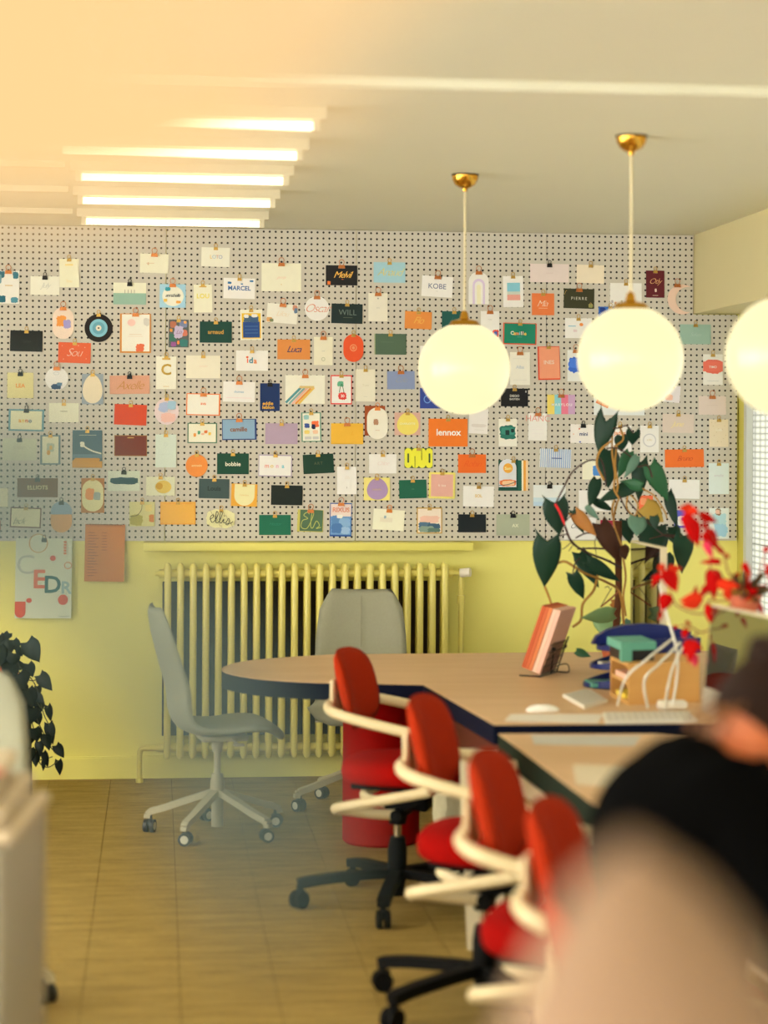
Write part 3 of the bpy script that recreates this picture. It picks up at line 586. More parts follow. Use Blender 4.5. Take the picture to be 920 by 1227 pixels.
A('e', 83, 452, 277, 543, 0, 'r', (110, 66, 22), [('t', 'ELLIOTS', .5, .5, .22, (206, 190, 130), 'b')], 'k', 'wide brown card with pale capitals, lower left')
A('e', 389, 452, 500, 618, 0, 'r', (176, 112, 40), [('o', .04, .04, .96, .96, (226, 216, 150)), ('b', .16, .28, .6, .64, (226, 140, 60)), ('b', .52, .38, .86, .64, (160, 170, 150))], 'g', 'brown card with a cream oval and orange patch, lower left')
A('e', 517, 417, 670, 513, 0, 'r', (206, 212, 180), [('b', .04, .3, .98, .68, (40, 76, 80)), ('r', .1, .36, .94, .6, (36, 72, 76))], 'k', 'pale card with a dark teal brush stroke')
A('e', 700, 445, 838, 535, 0, 'r', (214, 212, 172), [('e', .32, .2, .88, .88, (216, 186, 90)), ('e', .34, .32, .58, .68, (196, 150, 50))], 'g', 'pale card with two overlapping gold discs')
A('e', 47, 590, 199, 692, -2, 'r', (104, 44, 28), [F((228, 220, 168), .04, .06), ('t', 'Jack', .28, .68, .34, BK, 's')], 'g', 'cream card in a dark red frame with black script in the corner')
A('e', 243, 563, 345, 712, 0, 'o', (214, 156, 90), [('a', .0, .0, 1, .42, (140, 160, 168))], 'k', 'oval card with blue top and peach foot')
A('e', 620, 565, 742, 682, 0, 'r', (206, 198, 130), [('b', .0, .5, .55, 1, (170, 160, 70)), ('b', .76, .5, .98, .85, (200, 120, 50)), ('l', [(.02, .6), (.3, .55), (.48, .3), (.48, .02)], .02, (90, 80, 50)), ('b', .6, .1, .9, .4, (220, 200, 120))], 'g', 'olive and cream card with abstract curves and a rust dot')
A('e', 768, 565, 937, 674, 0, 'r', (232, 160, 60), [('r', .015, .02, .975, .95, (240, 172, 72)), LN(.08, .1, .9, (226, 150, 50), .02)], 'g', 'amber envelope card in the lower left')
A('e', -60, 500, 38, 590, 0, 'r', (228, 218, 168), [LN(.2, .7, .8, GY, .03)], None, 'cream card cut by the left edge beside the brown one')
A('f', 12, 45, 176, 152, -1, 'r', (236, 120, 50), [('r', .03, .04, .96, .96, (242, 228, 200)), ('t', 'ava', .5, .46, .14, OR, 'b')], 'c', 'cream card framed in bright orange with tiny orange letters')
A('f', 18, 187, 160, 284, 0, 'r', (86, 120, 90), [F((234, 226, 192), .04, .05), ('b', .2, .5, .3, .7, (226, 150, 70)), ('b', .34, .38, .44, .58, (90, 150, 110)), ('b', .46, .5, .58, .6, (226, 180, 140)), ('b', .56, .36, .68, .52, (220, 120, 60)), ('b', .7, .45, .8, .62, (240, 190, 80))], 'g', 'cream card in a green frame with a row of small coloured marks')
A('f', 183, 167, 350, 270, 1, 'r', (44, 62, 110), [('r', .02, .03, .95, .95, (136, 166, 182)), ('t', 'camille', .48, .5, .22, (140, 84, 44), 'b')], 'c', 'grey-blue card in a navy frame with brown letters')
A('f', 391, 189, 546, 288, 0, 'r', (176, 152, 164), [], 'g', 'blank lilac card left of the small green-framed one')
A('f', 563, 136, 660, 278, 1, 'r', (100, 146, 116), [F((238, 228, 196), .06, .03), ('b', .5, .28, .9, .52, (232, 110, 60)), ('b', .5, .4, .72, .58, (30, 40, 70)), ('b', .14, .36, .42, .54, (60, 80, 140)), ('b', .12, .6, .42, .74, (240, 206, 110)), ('b', .55, .6, .85, .74, (240, 190, 150)), ('b', .1, .08, .4, .25, (150, 190, 180)), ('r', .16, .82, .5, .92, (200, 196, 180)), ('r', .56, .82, .86, .92, (200, 196, 180))], 'g', 'small green-framed card with orange, navy and yellow shapes')
A('f', 706, 189, 860, 289, 0, 'r', (240, 176, 56), [('t', 'L.', .66, .48, .2, (226, 160, 40), 's')], 'c', 'blank golden yellow card')
A('f', 867, 105, 965, 248, 0, 'r', (156, 74, 32), [], None, 'rust brown card half covered by the cream oval')
A('g', -2, 113, 98, 265, 0, 'o', (240, 222, 194), [('b', .3, .36, .56, .56, (176, 130, 96)), LN(.72, .4, .6, (210, 180, 150), .015)], 'o', 'cream oval card with a small brown emblem', th=.003)
A('f', 10, 337, 115, 446, 0, 'e', (228, 138, 62), [('t', 'antonin', .5, .5, .11, (240, 196, 130), 'b')], 'g', 'round plain orange card with tiny pale letters')
A('f', 160, 333, 312, 433, 0, 'r', (26, 72, 52), [('t', 'bobbie', .5, .52, .2, (226, 222, 190), 'b')], 'g', 'dark green card with white rounded letters')
A('f', 358, 338, 520, 445, -1, 'r', (176, 160, 170), [('r', .02, .05, .97, .96, (242, 230, 212)), ('t', 'm', .25, .52, .2, (226, 150, 130), 'b'), ('t', 'o', .4, .52, .2, (220, 190, 110), 'b'), ('t', 'n', .56, .52, .2, (226, 170, 180), 'b'), ('t', 'a', .73, .52, .2, (120, 190, 190), 'b')], 'g', 'white card with a lilac edge and spaced pastel letters')
A('f', 570, 333, 721, 433, 3, 'r', (24, 58, 42), [('t', 'ART', .5, .48, .15, (90, 96, 60), 'w')], 'g', 'tilted blackish green card with faint spaced letters')
A('f', 735, 397, 829, 529, 0, 'r', (240, 230, 208), [('t', 'Ella', .5, .4, .12, (226, 214, 190), 's'), ('t', 'i', .5, .75, .08, BK, '')], 'g', 'narrow white card with faint grey script right of the blackish green one')
A('f', 72, 454, 220, 550, -1, 'r', (64, 82, 78), [('t', 'Louis', .5, .5, .24, (40, 56, 54), 'b')], 'g', 'slate grey-green card with darker letters')
A('f', 226, 477, 354, 589, -2, 'r', (228, 166, 60), [('u', .12, .02, .9, .97, (234, 220, 160)), ('t', 'Celestine', .5, .5, .08, (220, 190, 110), '')], 'g', 'amber card with a cream rounded shield shape')
A('f', 418, 485, 570, 582, -1, 'r', (24, 34, 30), [], 'g', 'blank black card in the lower middle above the green ones')
A('f', 105, 598, 250, 695, -3, 'c', (224, 216, 160), [('e', .08 + (k * .137) % .84, .08 + (k * .271) % .84, .105 + (k * .137) % .84, .12 + (k * .271) % .84, (150, 140, 90)) for k in range(46)] + [('l', [(.12, .55), (.24, .42), (.22, .3), (.14, .45), (.2, .7), (.3, .6), (.4, .25), (.34, .12), (.32, .6), (.38, .72), (.46, .6), (.54, .22), (.48, .12), (.46, .6), (.52, .72), (.6, .5), (.6, .68), (.68, .68), (.76, .45), (.8, .6), (.74, .8), (.68, .74), (.84, .7), (.92, .6)], .022, (30, 40, 40)), ('e', .6, .3, .625, .35, (30, 40, 40))], 'g', 'cloud-edged speckled card with bold black script')
A('f', 361, 628, 513, 724, 0, 'r', (30, 104, 76), [('t', 'Hector', .5, .45, .18, (40, 124, 96), 's')], 'g', 'blank emerald green card on the lowest row')
A('f', 543, 601, 670, 711, -2, 'r', (196, 184, 90), [('r', .1, .01, .98, .97, (80, 108, 78)), ('l', [(.46, .2), (.36, .12), (.24, .26), (.4, .4), (.2, .5), (.16, .8), (.36, .86), (.5, .6), (.62, .2), (.56, .12), (.52, .7), (.6, .82), (.74, .5), (.86, .7), (.74, .84), (.92, .78)], .03, (176, 180, 96))], 'c', 'grey-green card with large yellowish script and a yellow spine')
A('f', 699, 570, 806, 732, -1, 'r', (46, 84, 150), [('r', .03, .03, .97, .95, (226, 206, 190)), ('r', .03, .4, .97, .95, (110, 150, 190)), ('b', .05, .36, .6, .66, (90, 134, 180)), ('b', .4, .44, .95, .72, (130, 168, 200)), ('b', .05, .6, .6, .92, (76, 118, 170)), ('b', .5, .7, .95, .94, (150, 180, 205)), ('b', .3, .34, .6, .46, (240, 226, 206)), ('t', 'RIXUS', .5, .21, .14, (214, 140, 110), 'b')], 'c', 'portrait card of blue waves under pale red capitals')
# ---- lower middle
A('g', 130, 137, 254, 246, 0, 'r', (210, 168, 144), [('g', .1, .0, .93, .98, (240, 210, 100)), ('t', 'CHARLOTTE', .5, .5, .09, (248, 232, 170), 'b')], 'g', 'dusty pink card with a yellow egg shape')
A('g', 293, 167, 480, 300, 0, 'r', (238, 118, 36), [('t', 'lennox', .51, .5, .24, (246, 236, 232), 'b')], 'g', 'big bright orange card with bold white lowercase letters')
A('g', 484, 118, 580, 240, -2, 'r', (226, 218, 202), [('b', .1, .6, .95, .75, (214, 204, 188)), LN(.85, .3, .8, GY, .01)], None, 'pale grey card just right of the big orange one')
A('g', 629, 167, 717, 299, 0, 'r', (236, 228, 200), [('b', .02, .22, .98, .76, (40, 110, 92)), ('b', .1, .3, .9, .6, (56, 134, 112)), ('b', .35, .4, .6, .6, (24, 50, 44)), ('b', .65, .36, .85, .5, (24, 50, 44))], 'g', 'cream card with a dark green paint cloud')
A('g', 770, 140, 862, 272, -1, 'r', (238, 230, 220), [('t', 'HANC', .5, .2, .24, (222, 140, 124), 't'), LN(.6, .2, .8, (226, 216, 206), .01), LN(.75, .2, .8, (226, 216, 206), .01)], 'c', 'white card with thin pink hand-lettered capitals at the top')
A('g', 8, 337, 140, 429, 0, 'r', (240, 224, 208), [('t', 'Chloe', .5, .48, .22, (226, 204, 190), 's')], 'g', 'blush white card left of the yellow lettered green one')
A('g', 178, 308, 312, 403, 0, 'r', (64, 88, 46), [('o', .0, .0, .26, 1, (240, 224, 60)), ('o', .26, 0, .52, 1, (240, 224, 60)), ('o', .5, 0, .76, 1, (240, 224, 60)), ('o', .76, 0, 1.0, 1, (240, 224, 60)), ('o', .1, .26, .16, .74, (64, 88, 46)), ('o', .86, .26, .92, .74, (64, 88, 46)), ('r', .36, .4, .38, 1, (64, 88, 46)), ('r', .6, .0, .62, .6, (64, 88, 46))], 'g', 'green card filled with fat yellow rounded letters')
A('g', 435, 338, 568, 427, 0, 'r', (240, 106, 34), [('t', 'Robin', .5, .52, .36, (226, 90, 30), 's')], 'c', 'orange card with tone-on-tone script under the big orange one')
A('g', 628, 366, 770, 512, 0, 'r', (22, 72, 58), [('r', .66, .0, .78, 1, (34, 92, 74)), ('r', .78, .0, .86, 1, (236, 226, 190)), ('r', .84, 0, .93, 1, (240, 160, 60)), ('r', .92, 0, 1, 1, (236, 200, 150)), ('a', .01, -.04, .6, .88, (214, 212, 204)), ('e', .16, .1, .48, .42, (240, 166, 60)), ('t', 'Sam', .32, .27, .1, (250, 220, 150), 'b'), ('b', .01, .62, .6, .86, (224, 120, 60)), ('b', .1, .66, .55, .84, (236, 190, 140)), ('l', [(.02, .82), (.3, .8), (.6, .7)], .02, (30, 60, 80))], 'g', 'green striped card bearing an arch with a sun over dunes')
A('g', 824, 309, 978, 404, -2, 'r', (226, 226, 222), [('r', .03 + k * .065, 0, .055 + k * .065, 1, (140, 168, 200)) for k in range(15)] + [LN(.5, .38, .7, (90, 110, 150), .05)], 'g', 'white card with thin blue vertical stripes')
A('g', -17, 449, 108, 558, 0, 'r', (238, 214, 120), [('g', .12, .02, .92, .97, (168, 140, 170)), ('t', 'Isabelle', .5, .52, .1, (200, 170, 120), '')], 'g', 'pale yellow card with a purple egg shape')
A('g', 151, 458, 285, 550, 1.5, 'r', (26, 92, 66), [LN(.5, .45, .55, (60, 120, 90), .03)], 'g', 'blank deep green card between the purple egg and pink cards')
A('g', 295, 424, 420, 549, -1, 's', (240, 214, 110), [('r', .07, .07, .93, .93, (222, 168, 146)), ('t', '6 tea', .5, .5, .11, (244, 214, 190), '')], 'g', 'pink square card with a scalloped yellow border')
A('g', 458, 489, 607, 590, -1, 'r', (242, 230, 210), [('t', 'SOL', .5, .48, .15, (224, 190, 120), 'b'), LN(.75, .4, .6, (226, 214, 196), .015)], 'g', 'white card with tiny gold capitals beneath the orange one')
A('g', 795, 485, 950, 585, 0, 'r', (222, 222, 222), [('r', 0, .6, 1, 1, (196, 212, 222)), ('r', 0, .8, 1, 1, (180, 202, 218))], 'k', 'white card fading to pale blue, left of the big-leafed plant')
A('g', 24, 597, 180, 706, -4, 'r', (242, 232, 192), [('r', .22, .4, .62, .62, (224, 214, 184)), ('b', .34, .3, .42, .45, (150, 170, 170))], 'o', 'tilted cream card with an orange clip on the lowest row')
A('g', 237, 593, 358, 717, 0, 'r', (190, 150, 70), [F((240, 212, 186), .04), ('b', .06, .3, .94, .6, (240, 186, 160)), ('b', .04, .55, .6, .8, (80, 110, 130)), ('b', .4, .6, .96, .85, (60, 90, 110)), ('b', .04, .7, .7, .96, (130, 150, 130)), ('b', .4, .78, .96, .96, (90, 116, 100))], 'g', 'gold-framed card with a watercolour of misty hills')
A('g', 435, 625, 568, 711, 0, 'r', (16, 26, 30), [], 'g', 'blank blue-black card on the lowest row')
A('g', 618, 625, 777, 726, 0, 'r', (168, 172, 140), [('t', 'AX', .57, .54, .16, (220, 216, 180), 'b')], 'k', 'grey-green card with small white capitals on the lowest row')
# ---- lower right
A('h', 92, 193, 215, 285, -1, 'r', (238, 222, 204), [('t', 'mini', .52, .52, .2, (56, 70, 110), 'b'), ('e', .32, .2, .38, .28, (230, 120, 80)), ('e', .1, .5, .14, .56, (236, 160, 120)), ('b', .34, .9, .42, .98, (60, 80, 160))], 'k', 'pale pink card with blue bold letters, left of the top leaf')
A('h', 275, 200, 385, 328, 0, 'r', (236, 226, 212), [('t', 'jades', .5, .28, .16, (226, 150, 90), 'b'), ('b', .6, .3, .95, .6, (226, 100, 50))], 'g', 'white card with orange lettering behind the plant top')
A('h', 427, 200, 516, 328, 0, 'r', (228, 222, 204), [('e', .14, .3, .86, .8, (200, 196, 186)), ('e', .2, .34, .8, .76, (232, 226, 208)), ('t', 'LOU', .5, .54, .07, (200, 180, 130), '')], 'g', 'pale card with a thin wreath circle, right of the plant top')
A('h', 533, 143, 685, 236, -1, 'r', (210, 192, 170), [('t', 'June', .48, .54, .3, (226, 206, 140), 'sb')], 'g', 'beige card with pale gold script')
A('h', 758, 170, 849, 302, 0, 'r', (224, 208, 172), [('t', 'Lola', .5, .38, .1, (236, 220, 190), 'b')] + [('e', .1 + (k * .37) % .8, .1 + (k * .23) % .8, .14 + (k * .37) % .8, .13 + (k * .23) % .8, (200, 180, 140)) for k in range(12)], 'g', 'speckled beige portrait card by the window edge')
A('h', 545, 312, 733, 401, 1, 'r', (238, 112, 42), [('t', 'Bruno', .5, .52, .3, (190, 60, 30), 's')], 'g', 'long orange card with dark red script near the window')
A('h', 755, 380, 852, 528, 0, 'r', (214, 222, 230), [('t', 'amelie', .5, .4, .09, (200, 196, 190), ''), ('t', 'x', .5, .44, .01, WH, '')], 'g', 'pale blue-white portrait card by the window edge')
A('h', 564, 458, 712, 551, -1, 'r', (226, 226, 214), [('s', .03, .05, .97, .95, (230, 230, 220))], 'g', 'blank white card below the long orange one')
A('h', 150, 365, 245, 458, 0, 'r', (236, 228, 190), [('b', .5, .25, .98, .85, (80, 140, 200))], None, 'cream card with a sky-blue patch behind the leaves')
A('h', 133, 510, 290, 610, 0, 'r', (238, 230, 214), [LN(.8, .3, .9, (226, 216, 200), .02)], None, 'blank white card behind the curling stems')
A('h', 62, 640, 215, 746, 0, 'r', (240, 234, 224), [('t', 'Oscar', .42, .4, .24, (50, 56, 70), 's')], None, 'white card with dark thin script behind the red-stemmed leaf')
A('h', 233, 652, 340, 740, -3, 'r', (168, 34, 60), [('b', .5, .2, .9, .8, (200, 110, 120)), ('r', .0, .9, 1, 1, (200, 60, 80))], None, 'magenta card low behind the plant stems')
A('h', 420, 535, 488, 628, 0, 'r', (232, 110, 66), [('b', .1, .1, .6, .5, (240, 150, 100))], None, 'coral card seen through the plant right of the stems')
A('h', 590, 605, 652, 690, 0, 'r', (90, 90, 180), [('b', .2, .3, .9, .9, (226, 226, 236)), ('e', .55, .4, .75, .6, (90, 90, 180))], None, 'small violet-blue card behind the red leaves')
A('h', 758, 595, 852, 742, 0, 'r', (222, 230, 234), [('b', .1, .15, .9, .6, (180, 212, 226)), ('b', .3, .0, .6, .25, (150, 120, 90)), ('b', .3, .05, .55, .2, (236, 190, 160)), ('b', .2, .5, .95, .95, (160, 200, 226))], None, 'white card with a pale blue watercolour figure by the window')
A('h', 445, 655, 500, 745, 0, 'r', (234, 234, 230), [], None, 'narrow white card low behind the dark right-hand leaves')
# poster and notebook below the board
o = A(None, 18, 645, 86.5, 741, -.5, 'r', (212, 214, 178), [('e', .23, -.06, .57, .18, (200, 150, 90)), ('e', .25, -.05, .55, .17, (212, 214, 178)), ('e', .61, .21, .71, .28, (206, 66, 36)), ('e', .86, .29, 1.0, .38, (206, 120, 60)), ('e', .875, .30, .985, .37, (212, 214, 178)), ('t', 'C', .18, .34, .26, (180, 184, 160), ''), ('t', 'E', .42, .52, .24, (214, 100, 60), 'b'), ('t', 'D', .66, .585, .22, (36, 96, 90), 'b'), ('t', 'R', .9, .62, .16, (150, 176, 164), 'b'), ('e', .76, .7, .94, .83, (206, 70, 40)), ('e', .2, .745, .3, .805, (206, 66, 36)), ('u', -.0, .79, .19, .99, (214, 70, 34)), LN(.97, .78, .97, (120, 130, 110), .006)] + [('r', .85, .03 + .035 * k, .9, .055 + .035 * k, (214, 110, 60)) for k in range(5)], 'k', 'white poster with large red, teal and grey letters and red dots hanging below the board', cat='poster')
o = A(None, 101, 628, 150, 697, -1, 'r', (206, 124, 48), [('r', .0, .0, .97, .04, (190, 108, 40))] + [('r', .08, .14 + .05 * k, .24 + .05 * (k % 3), .152 + .05 * k, (160, 88, 34)) for k in range(16)] + [('r', .42, .14 + .05 * k, .55, .152 + .05 * k, (160, 88, 34)) for k in range(7)] + [('r', .03 + .07 * k, -.008, .07 + .07 * k, .012, (120, 80, 30)) for k in range(13)], None, 'orange perforated notepad sheet with printed lines, hung over the board bottom edge', cat='notepad', th=.006)
# tiny red mark of colour at the very left edge of the board
A('e', -30, 655, 4, 700, 0, 'r', (150, 60, 30), [], None, 'sliver of a rust red card at the left edge of the board')

dg = bpy.context.evaluated_depsgraph_get(); dg.update()
for t, parent, loc in PEND:
    me = bpy.data.meshes.new_from_object(t.evaluated_get(dg)); me.name = 'lettering'
    o = bpy.data.objects.new('lettering', me); COL.objects.link(o); o.parent = parent; o.location = loc
for t, parent, loc in PEND: bpy.data.objects.remove(t)

# ================================================================== LIGHTS
brass = mat('polished_brass', (214, 160, 62), rough=0.18, metal=1.0, var=.04)
opal = emit('opal_glass', (255, 232, 150), 0.98)
_b = opal.node_tree.nodes['Principled BSDF']; _b.inputs['Roughness'].default_value = .3; _b.inputs['Base Color'].default_value = (.05, .045, .03, 1); _b.inputs['Emission Strength'].default_value = .75; _b.inputs['Emission Color'].default_value = (1.0, .885, .50, 1)
cordm = mat('cream_cord', (226, 214, 176), rough=.6)
pend = [(556, 441.5, 55, 'opal globe pendant with brass canopy, smallest and furthest of the three'),
        (755, 429.5, 63.5, 'opal globe pendant with brass canopy, middle of the three above the plant'),
        (943, 427, 73.5, 'opal globe pendant cut by the picture edge near the window')]
RBALL = 0.175
for px, py, rp, lb in pend:
    dep = RBALL * FPX / rp
    c = PD(px, py, dep)
    o = thing('globe_pendant', (c.x, c.y, HC), lb, 'lamp', 'opal globe pendants over the long table')
    g = MB(); g.ball(c, RBALL, 40, 24); g.build('globe', opal, o)
    g = MB(); g.lathe([(.052, -.0), (.066, -.004), (.066, -.008), (.05, .016), (.018, .024), (.012, .05), (.004, .056)], (c.x, c.y, c.z + RBALL - .01), 28); g.build('globe_cap', brass, o)
    g = MB(); g.tube([(c.x, c.y, c.z + RBALL + .03), (c.x + .001, c.y, (c.z + HC) / 2), (c.x, c.y, HC - .05)], .0045, 8); g.build('cord', cordm, o)
    g = MB(); g.lathe([(.052, 0), (.052, -.006)], (c.x, c.y, HC), 28); g.build('canopy_rim', blackm, o)
    g = MB(); g.lathe([(.050, -.006), (.048, -.022), (.038, -.040), (.022, -.050), (.010, -.054), (.008, -.064), (.003, -.066)], (c.x, c.y, HC), 28); g.build('canopy', brass, o)
tubem = emit('lit_tube', (255, 240, 205), 2.8)
housing = mat('white_lamp_housing', (214, 208, 184), rough=.5)
tubes = [(101, 314, 267), (97, 327, 242.5), (95, 343, 215), (190, 360, 184.5), (300, 381, 149)]
wh = ['nearest the pegboard', 'second from the pegboard', 'third from the pegboard', 'fourth from the pegboard', 'furthest from the pegboard']
for k, (x0, x1, yy) in enumerate(tubes):
    zt = HC - 0.055
    a = PZ(207, yy, zt); 
    b = PZ(x1, yy + (.6 if k < 4 else 0), zt)
    ycn = a.y
    xr_ = b.x; xl_ = PZ(x0, yy, zt).x
    xl_ = xr_ - 0.80 if k >= 3 else xl_
    o = thing('tube_light', ((xl_ + xr_) / 2, ycn, HC), 'white glowing ceiling tube light, ' + wh[k], 'ceiling light', 'row of ceiling tube lights')
    g = MB(); g.box(((xl_ + xr_) / 2, ycn, HC - .018), (xr_ - xl_ + .06, .05, .036)); g.build('housing', housing, o)
    g = MB(); g.cyl((xl_ + .01, ycn, zt), (xr_ - .01, ycn, zt), .0135, 14); g.build('tube', tubem, o)
    for xx in (xl_, xr_): g = MB(); g.box((xx, ycn, HC - .045), (.022, .03, .055)); g.build('lamp_holder', housing, o)
    if k < 3:
        g = MB(); g.box(((xl_ - .05 + XL) / 2, ycn, HC - .012), (xl_ - .05 - XL, .03, .024)); g.build('trunking', housing, o)

# ================================================================== RADIATOR
radm = mat('yellow_radiator_enamel', (232, 220, 120), rough=0.32, var=.03, spec=.5)
RY = W - 0.13
rx0, rx1 = PY(193, 790, RY - .03).x, PY(540, 790, RY - .03).x
zt, zb = PY(366, 675, RY - .03).z, PY(366, 908, RY - .03).z
rad = thing('radiator', ((rx0 + rx1) / 2, RY, 0), 'long yellow column radiator under the ledge on the yellow wall', 'radiator')
NC = 23; pit = (rx1 - rx0) / NC; r_ = .0165
g = MB()
for yy in (-.032, .032):
    pts = [(0, yy, zb + .001), (0, yy, zb + .008), (0, yy, zb + .02), (0, yy, zt - .02), (0, yy, zt - .008), (0, yy, zt - .001)]
    g.tube(pts, [.006, .013, r_, r_, .013, .006], 12)
g.box((0, 0, zt - .05), (.03, .07, .045), bev=.01); g.box((0, 0, zb + .05), (.03, .07, .045), bev=.01)
colme = g.mesh('column', radm, 40)
for k in range(NC + 0):
    inst('column', colme, rad, (rx0 + pit * (k + .5) - rad.location.x, 0, 0))
g = MB()
for zz in (zt - .05, zb + .05): g.cyl((rx0 - .012, RY, zz), (rx1 + .012, RY, zz), .021, 16)
g.build('header_pipe', radm, rad)
g = MB(); g.box(((rx0 + rx1) / 2, W - .03, (zt + zb) / 2), (rx1 - rx0 - .01, .012, zt - zb - .19)); g.build('reflector_panel', mat('dark_back_panel', (58, 44, 26), rough=.8), rad)  # dark sheet added behind the columns, coloured as the shade in the gaps
g = MB()
g.tube([(rx0, RY, zb + .05), (rx0 - .07, RY, zb + .05)], .014, 12)
g.tube(spline([(rx0 - .06, RY, zb + .05), (rx0 - .092, RY, zb + .045), (rx0 - .1, RY, zb + .01), (rx0 - .1, RY, .0)], 5), .013, 12)
g.lathe([(.018, 0), (.018, .02), (.014, .024)], (rx0 - .1, RY, 0.0), 14)
g.build('supply_pipe', radm, rad)
g = MB(); g.tube([(rx0, RY, zt - .05), (rx0 - .03, RY, zt - .05)], .011, 10); g.build('bleed_valve', radm, rad)
g = MB()
g.tube([(rx1 + .01, RY, zt - .05), (rx1 + .055, RY, zt - .05)], .012, 12)
g.tube([(rx1 + .055, RY + .02, zt - .03), (rx1 + .055, RY + .02, 0)], .013, 12)
g.lathe([(.02, 0), (.02, .04)], (rx1 + .055, RY + .02, zt - .2), 12)
g.build('return_pipe', radm, rad)
g = MB(); g.cyl((rx1 + .05, RY, zt - .05), (rx1 + .095, RY - .02, zt - .045), .022, 16); g.build('valve_knob', mat('white_knob', (236, 228, 214), rough=.4), rad, label='white valve knob')

# ================================================================== TABLE AND DESK
woodtop = mat('pale_wood_top', (222, 188, 146), rough=.5, scale=2.0, stretch=(1.2, 9, 1), rgb2=(202, 162, 118), spec=.25)
edge = mat('navy_edge', (5, 13, 36), rough=.7, spec=.1, var=.08)
edge2 = mat('grey_green_edge', (28, 40, 30), rough=.8, spec=.1, var=.06)
ZT = 0.74
def slab(poly_world, z1, th, name, topm, edgem, parent):
    n = len(poly_world)
    g = MB(); g.prism([(p.x, p.y) for p in poly_world], z1 - .003, z1); g.build(name, topm, parent, smooth=0)
    g = MB(); g.prism([(p.x, p.y) for p in poly_world], z1 - th, z1 - .0035); g.build('table_edge' if 'table' in name else 'desk_edge', edgem, parent, smooth=50)
near = [(506.6, 820), (470, 819.3), (430, 818.6), (370, 817), (317, 813.6), (288, 809.5), (272, 806), (266.3, 802.5), (268, 799), (280, 794.5), (300, 791), (330, 788.3), (364, 786), (398, 784), (440, 782.8), (560, 782), (700, 781), (812, 780)]
pts = [PZ(x, y, ZT) for x, y in near]
# smooth the rounded end
rounded = spline(pts[2:14], 5)
J1 = PZ(592, 868, ZT)                       # where the table meets the desk
dirn = (PZ(592, 868, ZT) - pts[0]).normalized()
farR = CP(1.62, 6.75); 
rightfar = pts[-1]
TX = XW - .25
tr_ = Vector((TX, pts[-1].y, 0)); rightnear = PZ(880, 866, ZT); rightnear = Vector((TX, J1.y + (rightnear - J1).y / (rightnear - J1).x * (TX - J1.x), 0))
poly = [J1, pts[0], pts[1]] + rounded + [tr_, rightnear]
tab = thing('round_ended_table', (.6, 8.1, 0), 'large pale wood table with rounded end and thick navy edge before the radiator', 'table')
slab([Vector((p.x, p.y, 0)) for p in poly][::-1], ZT, .066, 'table_top', woodtop, edge, tab)
# pedestal drum
redm = mat('red_lacquer', (146, 6, 2), rough=.8, var=.04, spec=.05)
pc = CP(-.005, 8.58)
g = MB(); g.lathe([(.150, 0), (.158, .01), (.158, ZT - .067)], (pc.x, pc.y, 0), 40); g.build('drum_pedestal', redm, tab, label='red round pedestal')
pc2 = CP(1.0, 8.4); g = MB(); g.lathe([(.158, 0), (.158, ZT - .067)], (pc2.x, pc2.y, 0), 32); g.build('drum_pedestal', redm, tab, label='red round pedestal')
g = MB(); gp = PZ(512, 826, ZT - .10); gq = J1 + dirn * .1
a_ = pts[0] + Vector((.05, -.10, 0)); b_ = J1 + Vector((.06, .1, 0))
g.bar((a_.x, a_.y, ZT - .12), (b_.x, b_.y, ZT - .12), .03, .10); g.build('apron', mat('dark_red_brown', (96, 38, 22), rough=.6), tab)
whitem = mat('white_powder_coat', (220, 208, 176), rough=.4, var=.02)
# near desk
J2 = PZ(597, 879, ZT - .012); d2 = (PZ(735, 985 - 4, ZT - .012) - J2).normalized()
E2 = J2 + d2 * 3.9
jslope = (PZ(835, 868, ZT) - J1).y / (PZ(835, 868, ZT) - J1).x
P2 = [J2, E2, Vector((TX, E2.y, 0)), Vector((TX, J2.y + jslope * (TX - J2.x), 0))]
desk = thing('long_desk', (1.1, 5.2, 0), 'long pale wood desk with grey-green edge running beside the red chairs', 'desk')
slab([Vector((p.x, p.y, 0)) for p in P2], ZT - .012, .075, 'desk_top', woodtop, edge2, desk)
lg = MB()
def leg_panel(p, along, name='leg_panel'):
    g = MB(); q = Vector((p.x, p.y, 0)); 
    M = Matrix.Rotation(math.atan2(along.y, along.x), 4, 'Z')
    poly_ = [(-.055, .0), (.055, .0), (.085, ZT - .09), (-.085, ZT - .09)]
    g.prism(poly_, -.02, .02, Matrix.Translation(q) @ M @ Matrix.Rotation(PI / 2, 4, 'X')); return g.build(name, whitem, desk)
leg_panel(CP(.335, 6.80), R0); leg_panel(CP(.95, 6.80), R0); leg_panel(CP(.80, 4.9), R0); leg_panel(CP(.96, 3.7), R0)
g = MB(); aa, bb = CP(.42, 6.4), CP(.86, 3.8); g.bar((aa.x, aa.y, ZT - .12), (bb.x, bb.y, ZT - .12), .04, .05); g.build('rail', whitem, desk)

